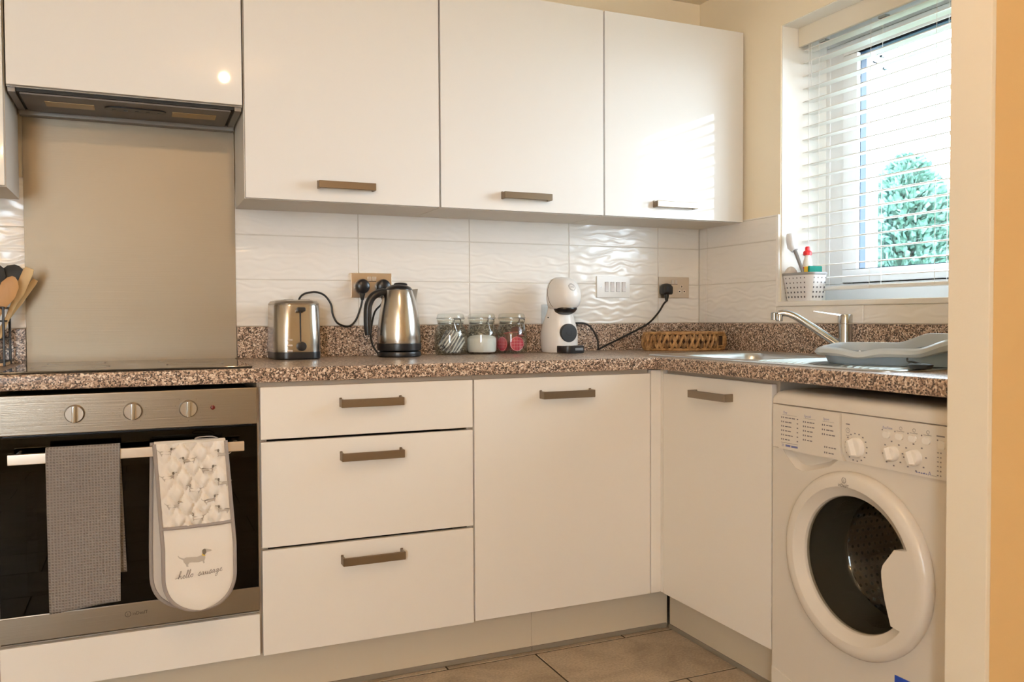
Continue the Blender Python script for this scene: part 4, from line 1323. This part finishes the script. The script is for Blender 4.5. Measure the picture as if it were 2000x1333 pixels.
# round emblem on the forehead
em = MB()
def onhead(a, c):
    z = .236 + c
    for k in range(len(hd_) - 1):
        if hd_[k][3] <= z <= hd_[k + 1][3]:
            q = (z - hd_[k][3]) / (hd_[k + 1][3] - hd_[k][3])
            yc, rx, ry = [hd_[k][j] + (hd_[k + 1][j] - hd_[k][j]) * q for j in range(3)]
    return (a, yc - ry * max(0, 1 - abs(a / rx) ** 2.1) ** (1 / 2.1) - .0008, z)
put_stroke(em, arc(-.002, 0, .0125, 0, 2 * PI, 26), onhead, .0011)
put_stroke(em, arc(-.002, 0, .0095, .5, PI * 1.5, 16), onhead, .001)
for k in range(3):
    put_stroke(em, arc(-.0065 + k * .0045, .0005, .0019, 0, 2 * PI, 8), onhead, .0008)
em.build('emblem', mat('emblem_grey', (.16, .17, .19), .4), head, local=True)
MB().ellipsoid((-.0575, -.008, .128), (.0025, .0025, .0025), 10, 6).build('side_button', BLACK, cm, local=True)
wk = glass('tank_plastic', (.90, .93, .95), .06, .9)
MB().loft([ell(0, .058, .046, .032, z) for z in (.03, .176)]).build('water_tank', wk, cm, local=True)
o_, q_ = plug(cm, -.1790, 1.1470, square=True); fix(o_, cm)
cab = bezier([(-.640, -.050, 1.010), (-.590, -.052, 1.0165), (-.5532, -.05, 1.0112), (-.5267, -.05, .9895), (-.5067, -.05, .9521), (-.503, -.048, .924), (-.500, -.044, .9165), (-.4900, -.036, .9170), (-.4434, -.03, .9349), (-.3512, -.03, .9734), (-.2688, -.03, 1.0109), (-.221, -.03, 1.0533), (-.1921, -.028, 1.0900), q_], 7)
fix(MB().tube(cab, .0037, 8).build('cable', CABLE, cm), cm)

# ================================================================== WOVEN BASKET
WICK = mat('water_hyacinth', (.27, .14, .05), .6, vary=((.10, .045, .015), 55, (1, 1, 1)))
WICK2 = mat('hyacinth_light', (.46, .26, .10), .6, vary=((.21, .10, .035), 60, (1, 1, 1)))
bs = thing('woven_basket', 'low oval woven water-hyacinth basket in the corner by the sink', 'basket', (-.192, -.166, ZT), math.radians(-12))
BA, BB = .158, .098
def bp_(t, z, o=0): return ((BA + o) * math.cos(t), (BB + o) * math.sin(t), z)
MB().loft([[bp_(2 * PI * i / 40, z, -.008) for i in range(40)] for z in (.002, .008)]).build('bottom', WICK, bs, local=True)
MB().loft([[bp_(2 * PI * i / 40, z, o) for i in range(40)] for z, o in ((.004, -.004), (.062, -.003), (.062, -.007), (.004, -.008))], True, False, False).build('lining', mat('basket_dark', (.05, .022, .008), .8), bs, local=True)
MB().tube([bp_(2 * PI * i / 48, .066, -.001) for i in range(48)], .0055, 8, closed=True).build('rim', WICK2, bs, local=True)
MB().tube([bp_(2 * PI * i / 48, .006, -.001) for i in range(48)], .0058, 8, closed=True).build('foot_coil', WICK2, bs, local=True)
s1_ = None
n = 46
rnd = random.Random(3)
for i in range(n):
    t = 2 * PI * i / n
    if 5.36 < t < 5.86: continue      # square hand hole
    for lay in (0, 1):
        d_ = (.11 if lay == 0 else -.10) * 1.25 + rnd.uniform(-.02, .02)
        z0_, z1_ = (.008, .063)
        pts = [bp_(t - d_ * .5 + d_ * q, z0_ + (z1_ - z0_) * q, .0015 + .0045 * math.sin(PI * (q * 1.0)) * (1 if lay == 0 else .55)) for q in (0, .25, .5, .75, 1)]
        MB().tube(pts, [.0036, .0064, .0048, .0066, .0036], 7).build('strand', WICK2 if (i * 7 + lay) % 3 else WICK, bs, local=True)

fr = MB()
for t in (5.40, 5.80):
    fr.tube([bp_(t, .008, .001), bp_(t, .064, .001)], .0048, 7)
for z in (.016, .058):
    fr.tube([bp_(5.40 + .40 * i / 6, z, .001) for i in range(7)], .0036, 7)
fr.build('hole_frame', WICK2, bs, local=True)

# ================================================================== UTENSIL HOLDER (left edge of the frame)
uh = thing('utensil_holder', 'black wire utensil holder at the left frame edge beside the hob', 'utensil holder', (-2.515, -.115, ZT))
ux0, ux1, uy0, uy1 = -2.578, -2.452, -.178, -.056
WB_ = mat('wire_black', (.015, .016, .02), .4)
for z in (1.073, 1.036, .985, .922):
    MB().tube([(a, c, z) for a, c in rrect(ux0, ux1, uy0, uy1, .006, 3)], .0025 if z != 1.073 else .0032, 6, closed=True).build('hoop', WB_, uh)
for a, c in [(ux0, uy0), (ux1, uy0), (ux0, uy1), (ux1, uy1)]:
    MB().tube([(a, c, ZT + .001), (a, c, 1.073)], .0034, 6).build('upright', WB_, uh)
MB().box((ux0, uy0, ZT + .001), (ux1, uy1, ZT + .011), .001).build('wooden_base', mat('holder_wood', (.48, .31, .16), .5), uh)
for k in range(3):
    MB().tube([(ux0 + .032 * (k + 1), uy0, ZT + .01), (ux0 + .032 * (k + 1), uy0, 1.073)], .0018, 6).build('wire', WB_, uh)
WOOD = mat('pale_wood', (.66, .47, .24), .5, vary=((.56, .37, .17), 30, (1, 1, .15)))
WOOD2 = mat('warm_wood', (.55, .30, .12), .5, vary=((.46, .24, .09), 30, (1, 1, .15)))
def spatula(p0, p1, w0, w1, th, name, label, m, cat='utensil', head=None):
    P0, P1 = Vector(p0), Vector(p1)
    d_ = (P1 - P0); L_ = d_.length; d_.normalize()
    s = d_.cross(Vector((0, 1, 0))).normalized(); n_ = s.cross(d_)
    prof = head or [(0, w0), (.5, w0), (.62, w0 * 1.2), (.72, w1), (.96, w1), (1.0, w1 * .8)]
    rings = []
    for t, w_ in prof:
        c = P0 + d_ * L_ * t
        rings.append([tuple(c + s * w_ * a + n_ * th * b_) for a, b_ in ((-1, -.5), (-.7, -1), (.7, -1), (1, -.5), (1, .5), (.7, 1), (-.7, 1), (-1, .5))])
    o = MB().loft(rings).build(name, m)
    return tag(o, label, cat, 'cooking utensils in the black wire holder')
spatula((-2.500, -.100, ZT + .014), (-2.391, -.125, 1.186), .006, .0135, .003, 'wooden_spatula', 'broad pale wooden spatula leaning out of the black wire holder', WOOD)
spatula((-2.530, -.075, ZT + .014), (-2.382, -.075, 1.155), .005, .008, .0025, 'wooden_spatula', 'narrow pale wooden spatula leaning lowest out of the holder', WOOD)
spatula((-2.515, -.145, ZT + .014), (-2.428, -.155, 1.160), .006, .024, .004, 'wooden_spoon', 'warm brown wooden spoon leaning in front of the black ladle', WOOD2, head=[(0, .006), (.55, .006), (.66, .012), (.78, .023), (.9, .022), (.97, .013), (1, .004)])
spatula((-2.520, -.085, ZT + .014), (-2.428, -.078, 1.196), .006, .034, .005, 'black_spoon', 'black nylon spoon standing in the wire holder behind the wooden spoon', BLACKM, head=[(0, .005), (.55, .005), (.66, .016), (.78, .034), (.9, .034), (.97, .022), (1, .006)])
spatula((-2.560, -.085, ZT + .014), (-2.478, -.100, 1.200), .006, .032, .005, 'black_ladle', 'black nylon ladle cut by the left frame edge', BLACKM, head=[(0, .005), (.55, .005), (.68, .016), (.78, .032), (.9, .034), (.97, .024), (1, .006)])

# ================================================================== WINDOW-SILL THINGS
SZ = 1.0915
cd = thing('sink_caddy', 'white perforated sink caddy with grey rim on the window sill', 'caddy', (.036, -.562, SZ))
def cr(s, z): return [(a * s[0], c * s[1], z) for a, c in rrect(-.5, .5, -.5, .5, .28, 8)]
MB().loft([cr((.068, .118), .0005), cr((.072, .123), .004), cr((.094, .152), .092), cr((.090, .148), .092), cr((.068, .118), .006)], True, True, True).build('tub', mat('caddy_white', (.82, .82, .84), .35), cd, local=True)
rg = [fit(cr((.096, .155), .090)), fit(cr((.099, .158), .094)), fit(cr((.097, .156), .099)), fit(cr((.088, .146), .099)), fit(cr((.086, .144), .092))]
MB().loft(rg + [rg[0]], True, False, False).build('rim', mat('caddy_rim', (.33, .33, .34), .45), cd, local=True)
hl = MB()
for r in range(5):
    z = .014 + r * .0165
    k = (z - .004) / .088
    wx_, wy_ = .072 + (.094 - .072) * k, .123 + (.152 - .123) * k
    for c in range(6):
        y_ = (-.5 + .14 + c * .13) * wy_ * .95
        h = .0033 - .0003 * r
        hl.add([(-wx_ / 2 - .0006, y_ - h, z - h), (-wx_ / 2 - .0006, y_ + h, z - h), (-wx_ / 2 - .0014, y_ + h, z + h), (-wx_ / 2 - .0014, y_ - h, z + h)], [(0, 1, 2, 3)])
        if c < 4:
            x_ = (-.5 + .22 + c * .19) * wx_
            for sgn in (1, -1):
                hl.add([(x_ - h, sgn * (wy_ / 2 + .0006), z - h), (x_ + h, sgn * (wy_ / 2 + .0006), z - h), (x_ + h, sgn * (wy_ / 2 + .0014), z + h), (x_ - h, sgn * (wy_ / 2 + .0014), z + h)], [(0, 1, 2, 3)])
tag(hl.build('drain_hole', mat('hole_grey', (.13, .13, .15), .7), cd, local=True), kind='stuff')
br = thing('dish_brush', 'grey-handled dish brush with a white head standing in the sill caddy', 'brush', (.030, -.575, SZ + .008))
MB().tube([(.0, -.018, 0), (-.004, .012, .10), (-.008, .048, .178)], [.0055, .006, .0065], 10).build('handle', mat('brush_grey', (.23, .23, .24), .45), br, local=True)
MB().tube([(-.008, .046, .172), (-.0095, .055, .186), (-.010, .061, .215), (-.010, .064, .232)], [.012, .0185, .0195, .015], 14).build('head', mat('brush_white', (.80, .83, .88), .6, bump=('noise', 500, .6)), br, local=True)
bo = thing('soap_bottle', 'white dish soap bottle with red cap and label standing inside the sill caddy', 'bottle', (.050, -.562, SZ + .008))
MB().lathe([(.016, .0), (.018, .004), (.018, .10), (.0165, .125), (.010, .146), (.0085, .156)], n=24).build('bottle_body', mat('soap_white', (.84, .86, .86), .2), bo, local=True)
MB().lathe([(.0184, .060), (.0184, .112)], n=24, cap0=False, cap1=False).build('label', mat('red_label', (.66, .02, .05), .4), bo, local=True)
MB().lathe([(.0145, .153), (.0150, .164), (.0125, .168), (.0085, .170), (.0085, .181), (.006, .184)], n=20).build('cap', mat('red_cap', (.75, .02, .03), .35), bo, local=True)
sg = thing('sponge', 'yellow sponge with green scouring face standing in the right of the caddy', 'sponge', (.040, -.600, SZ + .030))
MB().box((-.028, -.004, 0), (.028, .016, .090), .004).build('foam', mat('sponge_yellow', (.80, .52, .04), .9, bump=('noise', 400, .8)), sg, local=True)
MB().box((-.029, -.014, .001), (.029, -.0042, .091), .003).build('scourer', mat('scourer_green', (.01, .22, .17), .95, bump=('noise', 500, 1)), sg, local=True)
sg2 = thing('scrub_pad', 'off-white scrubbing pad sticking out at the left of the caddy', 'scrubber', (.020, -.513, SZ + .060))
MB().ellipsoid((0, 0, .032), (.024, .022, .032), 20, 12).build('pad', mat('pad_white', (.72, .68, .64), .9, bump=('noise', 600, .9)), sg2, local=True)

# ================================================================== OVEN GLOVE AND TEA TOWEL
OGW = mat('glove_cloth', (.78, .73, .66), .85, bump=('noise', 900, .25))
PIP = mat('glove_piping', (.30, .26, .24), .8)
gl_ = thing('oven_glove', 'white double oven glove printed with dachshunds, hung over the oven rail', 'oven glove', (-1.99, -.655, .30))
def outline(xl0, xr0, xlm, xrm, zt_, zb_, sag=0):
    """list of (z, xleft, xright) from the top down"""
    rows = []
    n = 90
    for i in range(n + 1):
        t = i / 70 * .785 if i <= 70 else .785 + .215 * math.sin((i - 70) / 20 * PI / 2)
        z = zt_ + (zb_ - zt_) * t
        k = min(1, t / .62)
        xl = xl0 + (xlm - xl0) * k; xr = xr0 + (xrm - xr0) * k
        if t > .785:
            q = min(1, (t - .785) / .215)
            s = max(0, 1 - q ** 2.25) ** (1 / 2.25)
            c = (xl + xr) / 2; h = (xr - xl) / 2
            xl, xr = c - h * max(s, .02), c + h * max(s, .02)
        rows.append((z, xl, xr))
    return rows
def pad(rows, y0, puff, quilt_to, dirn=-1, tilt=0):
    """cushioned sheet; front surface bulges by puff, quilted above quilt_to"""
    m = MB(); nc = 48
    F_ = []; B_ = []
    zt_ = rows[0][0]; zb_ = rows[-1][0]
    def yfun(z, u):
        e = (1 - abs(2 * u - 1) ** 3)
        d_ = puff * e
        if quilt_to is not None and z > quilt_to:
            x = rows[0][1] + u * .16
            a = (x + z * .62) / .040; b_ = (x - z * .62) / .040
            d_ = e * (.002 + puff * min(1, 1.3 * abs(math.sin(PI * a))) * min(1, 1.3 * abs(math.sin(PI * b_))))
        else:
            d_ *= .8 + .06 * math.sin(z * 90 + u * 5)
        return y0 + tilt * (zt_ - z) - d_
    for z, xl, xr in rows:
        F_.append([(xl + (xr - xl) * c / nc, yfun(z, c / nc), z) for c in range(nc + 1)])
        B_.append([(xl + (xr - xl) * c / nc, y0 + tilt * (zt_ - z) + .0035, z) for c in range(nc + 1)])
    n = nc + 1
    vs_ = [p for r in F_ for p in r] + [p for r in B_ for p in r]
    fs_ = []; o = len(F_) * n
    for r in range(len(F_) - 1):
        for c in range(nc):
            a = r * n + c
            fs_.append((a, a + 1, a + n + 1, a + n)); fs_.append((o + a + n, o + a + n + 1, o + a + 1, o + a))
        fs_.append((r * n, (r + 1) * n, o + (r + 1) * n, o + r * n)); e = r * n + nc
        fs_.append((e + n, e, o + e, o + e + n))
    fs_.append([i for i in range(n)] + [o + i for i in reversed(range(n))])
    e = (len(F_) - 1) * n
    fs_.append([e + i for i in reversed(range(n))] + [o + e + i for i in range(n)])
    m.add(vs_, fs_)
    return m, yfun
def edge_pts(rows, y0, tilt):
    zt_ = rows[0][0]
    return [(xl, y0 + tilt * (zt_ - z), z) for z, xl, xr in rows] + [(xr, y0 + tilt * (zt_ - z), z) for z, xl, xr in reversed(rows)]
YG = -.6575
rows = outline(-2.0790, -1.9140, -2.0630, -1.8960, .7345, .3165)
m, yfun = pad(rows, YG, .012, .528)
fp = m.build('front_pad', OGW, gl_)
MB().tube(edge_pts(rows, YG - .001, 0), .0047, 8).build('piping', PIP, gl_)
rows2 = outline(-2.0840, -1.9300, -2.0900, -1.915, .7345, .318)
YB = -.6235
m, _ = pad(rows2, YB, .006, None)
m.build('back_pad', mat('glove_lining', (.60, .54, .48), .9), gl_)
MB().tube(edge_pts(rows2, YB - .001, 0), .0047, 8).build('piping', PIP, gl_)
# saddle over the rail joins the pads
sd_ = MB()
ring = []
for x in (-2.079, -1.914):
    ring.append([(x, YG - .002, .722), (x, YG - .002, .7325), (x, -.650, .7375), (x, -.630, .7375), (x, YB, .7325), (x, YB, .722), (x, YB - .003, .722), (x, YB - .003, .730), (x, -.632, .7330), (x, -.649, .7330), (x, YG + .003, .730), (x, YG + .003, .722)])
sd_.loft(ring).build('saddle', OGW, gl_)
lo = bezier([(-1.930, -.64, .738), (-1.945, -.648, .745), (-1.975, -.65, .7455), (-1.985, -.645, .741), (-1.968, -.638, .739), (-1.930, -.636, .738)], 6)
MB().tube(lo, .0014, 6).build('hanging_loop', PIP, gl_)
# pocket seam
zs = .527
MB().tube([(-2.0675 + .165 * i / 16, yfun(zs - .001, i / 16) - .0012, zs + .004 * (i / 16 - .3)) for i in range(17)], .0042, 8).build('pocket_binding', PIP, gl_)
def on_front(x, z):
    # place print on the bulged front surface
    for k in range(len(rows) - 1):
        if rows[k][0] >= z >= rows[k + 1][0]:
            q = (rows[k][0] - z) / (rows[k][0] - rows[k + 1][0])
            xl = rows[k][1] + (rows[k + 1][1] - rows[k][1]) * q; xr = rows[k][2] + (rows[k + 1][2] - rows[k][2]) * q
            return (x, min(yfun(z, min(1, max(0, (x - xl) / (xr - xl)))), yfun(z + .002, min(1, max(0, (x - xl) / (xr - xl)))), yfun(z - .002, min(1, max(0, (x - xl) / (xr - xl))))) - .0012, z)
    return (x, YG - .014, z)
def subdiv(poly, d_=.004):
    o = []
    for i in range(len(poly)):
        a, b_ = poly[i], poly[(i + 1) % len(poly)]
        k = max(1, int(math.hypot(b_[0] - a[0], b_[1] - a[1]) / d_))
        o += [(a[0] + (b_[0] - a[0]) * q / k, a[1] + (b_[1] - a[1]) * q / k) for q in range(k)]
    return o
DOGB = [(-.5, .13), (-.42, .16), (-.25, .15), (0, .13), (.16, .17), (.24, .27), (.28, .22), (.30, .05), (.27, -.04), (.25, -.06), (.27, -.15), (.22, -.17), (.19, -.07), (.05, -.09), (-.2, -.06), (-.30, -.06), (-.36, -.14), (-.34, -.21), (-.41, -.22), (-.44, -.12), (-.50, -.04), (-.53, .05)]
DOGT = [(-.5, .13), (-.58, .16), (-.66, .20), (-.70, .27), (-.72, .26), (-.68, .17), (-.58, .10), (-.52, .06)]
DOGH = [(.20, .24), (.22, .36), (.30, .43), (.40, .40), (.52, .36), (.56, .32), (.50, .29), (.38, .28), (.30, .22)]
DOGE = [(.20, .38), (.27, .43), (.34, .38), (.34, .26), (.28, .17), (.22, .20), (.19, .29)]
DC = [mat('print_taupe', (.47, .42, .36), .85), mat('print_charcoal', (.17, .145, .11), .85), mat('print_mustard', (.70, .47, .08), .85)]
def dog(cx_, cz_, s, flip=1, rot=0, collar=False):
    def tf(p):
        x, z = p[0] * s * flip, p[1] * s
        return (cx_ + x * math.cos(rot) - z * math.sin(rot), cz_ + x * math.sin(rot) + z * math.cos(rot))
    d1, d2 = MB(), MB()
    for poly, mb in ((DOGB, d1), (DOGT, d1), (DOGH, d1), (DOGE, d2)):
        pp = [tf(p) for p in poly]
        off = .0004 if mb is d2 else 0
        mb.flat(pp, lambda x, z: (lambda v: (v[0], v[1] - off, v[2]))(on_front(x, z)))
    o = d1.build('dog_print', DC[0], gl_); d2.build('ear_print', DC[1], o)
    if collar:
        d3 = MB()
        d3.flat([tf(p) for p in [(.18, .24), (.30, .19), (.31, .14), (.24, .12), (.17, .19)]], lambda x, z: (lambda v: (v[0], v[1] - .0003, v[2]))(on_front(x, z)))
        d3.build('collar_print', DC[2], o)
dog(-1.985, .4430, .0620, 1, .03, True)
for cx_, cz_, fl in ((-2.050, .712, 1), (-2.004, .690, -1), (-1.925, .700, -1), (-2.045, .652, 1), (-1.955, .664, 1), (-1.925, .628, -1), (-1.992, .618, -1), (-2.035, .580, 1), (-1.950, .588, 1), (-1.925, .560, -1), (-1.985, .548, -1)):
    dog(cx_, cz_, .033, fl, random.uniform(-.15, .15))
# hand-lettered words
LET = {
 'h': ([(0, .1), (.12, .5), (.2, .95), (.12, 1.0), (.08, .7), (.05, .02), (.12, .35), (.24, .42), (.28, .2), (.34, .02), (.44, .12)], .44),
 'e': ([(0, .12), (.16, .22), (.24, .36), (.16, .44), (.06, .28), (.10, .06), (.22, .02), (.34, .14)], .34),
 'l': ([(0, .12), (.14, .5), (.2, .95), (.12, 1.0), (.08, .5), (.10, .05), (.18, .02), (.26, .12)], .26),
 'o': ([(.0, .14), (.10, .38), (.2, .42), (.08, .3), (.08, .08), (.2, .04), (.28, .22), (.2, .42), (.34, .36)], .34),
 's': ([(0, .1), (.14, .4), (.2, .5), (.2, .3), (.26, .12), (.16, .0), (.05, .06), (.2, .06), (.34, .14)], .34),
 'a': ([(.26, .38), (.14, .42), (.04, .2), (.10, .03), (.22, .2), (.27, .40), (.26, .1), (.32, .02), (.42, .14)], .42),
 'u': ([(0, .14), (.08, .40), (.08, .08), (.16, .02), (.26, .22), (.29, .40), (.28, .08), (.34, .02), (.44, .14)], .44),
 'g': ([(.26, .38), (.14, .42), (.04, .2), (.10, .04), (.22, .2), (.27, .40), (.25, -.25), (.12, -.48), (.06, -.3), (.22, -.05), (.42, .14)], .42),
 'n': ([(0, .14), (.06, .40), (.05, .02), (.12, .3), (.24, .42), (.27, .2), (.32, .02), (.42, .14)], .42)}
wd_ = MB()
x = -2.0305; z0_ = .4000; S = .0235
put_stroke(wd_, [(x - .006, z0_ + .001), (x + .002, z0_ + .004), (x + .006, z0_ + .006)], on_front, .0009)
for word in ('hello', ' ', 'sausage'):
    if word == ' ':
        x += .011; continue
    for ch in word:
        pts, adv = LET[ch]
        sm = bezier([(p[0], p[1], 0) for p in pts], 4)
        put_stroke(wd_, [(x + (p[0] + p[1] * .18) * S * .92, z0_ + p[1] * S * .82 + (x + 2.03) * .09) for p in sm], on_front, .00095)
        x += adv * S * .90
wd_.build('lettering', mat('print_words', (.14, .11, .09), .85), gl_)

# tea towel
TWM = mat('waffle_towel', (.215, .192, .175), .95, bump=('waffle', 150, .6))
tw = thing('tea_towel', 'grey-brown waffle tea towel folded over the oven rail', 'towel', (-2.234, -.65, .35))
def towel(x0t, x1t, x0b, x1b, zb, yf, zback, yb_):
    m = MB(); nc = 22
    path = []
    zt_ = .7345
    for i in range(46):
        t = i / 45
        path.append((yf, zb[0] + (zt_ - .006 - zb[0]) * t, zb[1] + (zt_ - .006 - zb[1]) * t, t))
    rowsF = []
    for (y, zl, zr, t) in path:
        r = []
        for c in range(nc + 1):
            u = c / nc
            xl = x0b + (x0t - x0b) * t; xr = x1b + (x1t - x1b) * t
            wv = .0025 * math.sin(u * 7 + t * 2) * (1 - t) + .0022 * math.exp(-((t - .63) / .02) ** 2) - .002 * math.exp(-((t - .755) / .018) ** 2)
            r.append((xl + (xr - xl) * u, y - wv - .001, zl + (zr - zl) * u))
        rowsF.append(r)
    for y, z in ((yf + .002, zt_), (-.648, zt_ + .004), (-.640, zt_ + .0045), (-.632, zt_ + .004), (yb_ - .001, zt_ - .001)):
        rowsF.append([(x0t + (x1t - x0t) * c / nc, y, z) for c in range(nc + 1)])
    for i in range(1, 26):
        t = i / 25
        rowsF.append([(x0t + .004 * t + (x1t + .006 * t - x0t) * c / nc, yb_ + .001 * math.sin(c), zt_ - .006 + (zback - zt_) * t) for c in range(nc + 1)])
    n = nc + 1
    m.add([p for r in rowsF for p in r], [(r * n + c, r * n + c + 1, (r + 1) * n + c + 1, (r + 1) * n + c) for r in range(len(rowsF) - 1) for c in range(nc)])
    return m
o = towel(-2.3120, -2.1545, -2.3100, -2.1590, (.3500, .3620), -.6530, .43, -.6285).build('cloth', TWM, tw)
md = o.modifiers.new('thick', 'SOLIDIFY'); md.thickness = .0022; md.offset = 0
MB().loft([[(-2.1600, -.6250, .43), (-2.1510, -.6250, .43), (-2.1510, -.6230, .43), (-2.1600, -.6230, .43)], [(-2.1600, -.6250, .475), (-2.1550, -.6250, .475), (-2.1550, -.6230, .475), (-2.1600, -.6230, .475)]]).build('care_tag', mat('tag_grey', (.46, .43, .40), .9), tw)
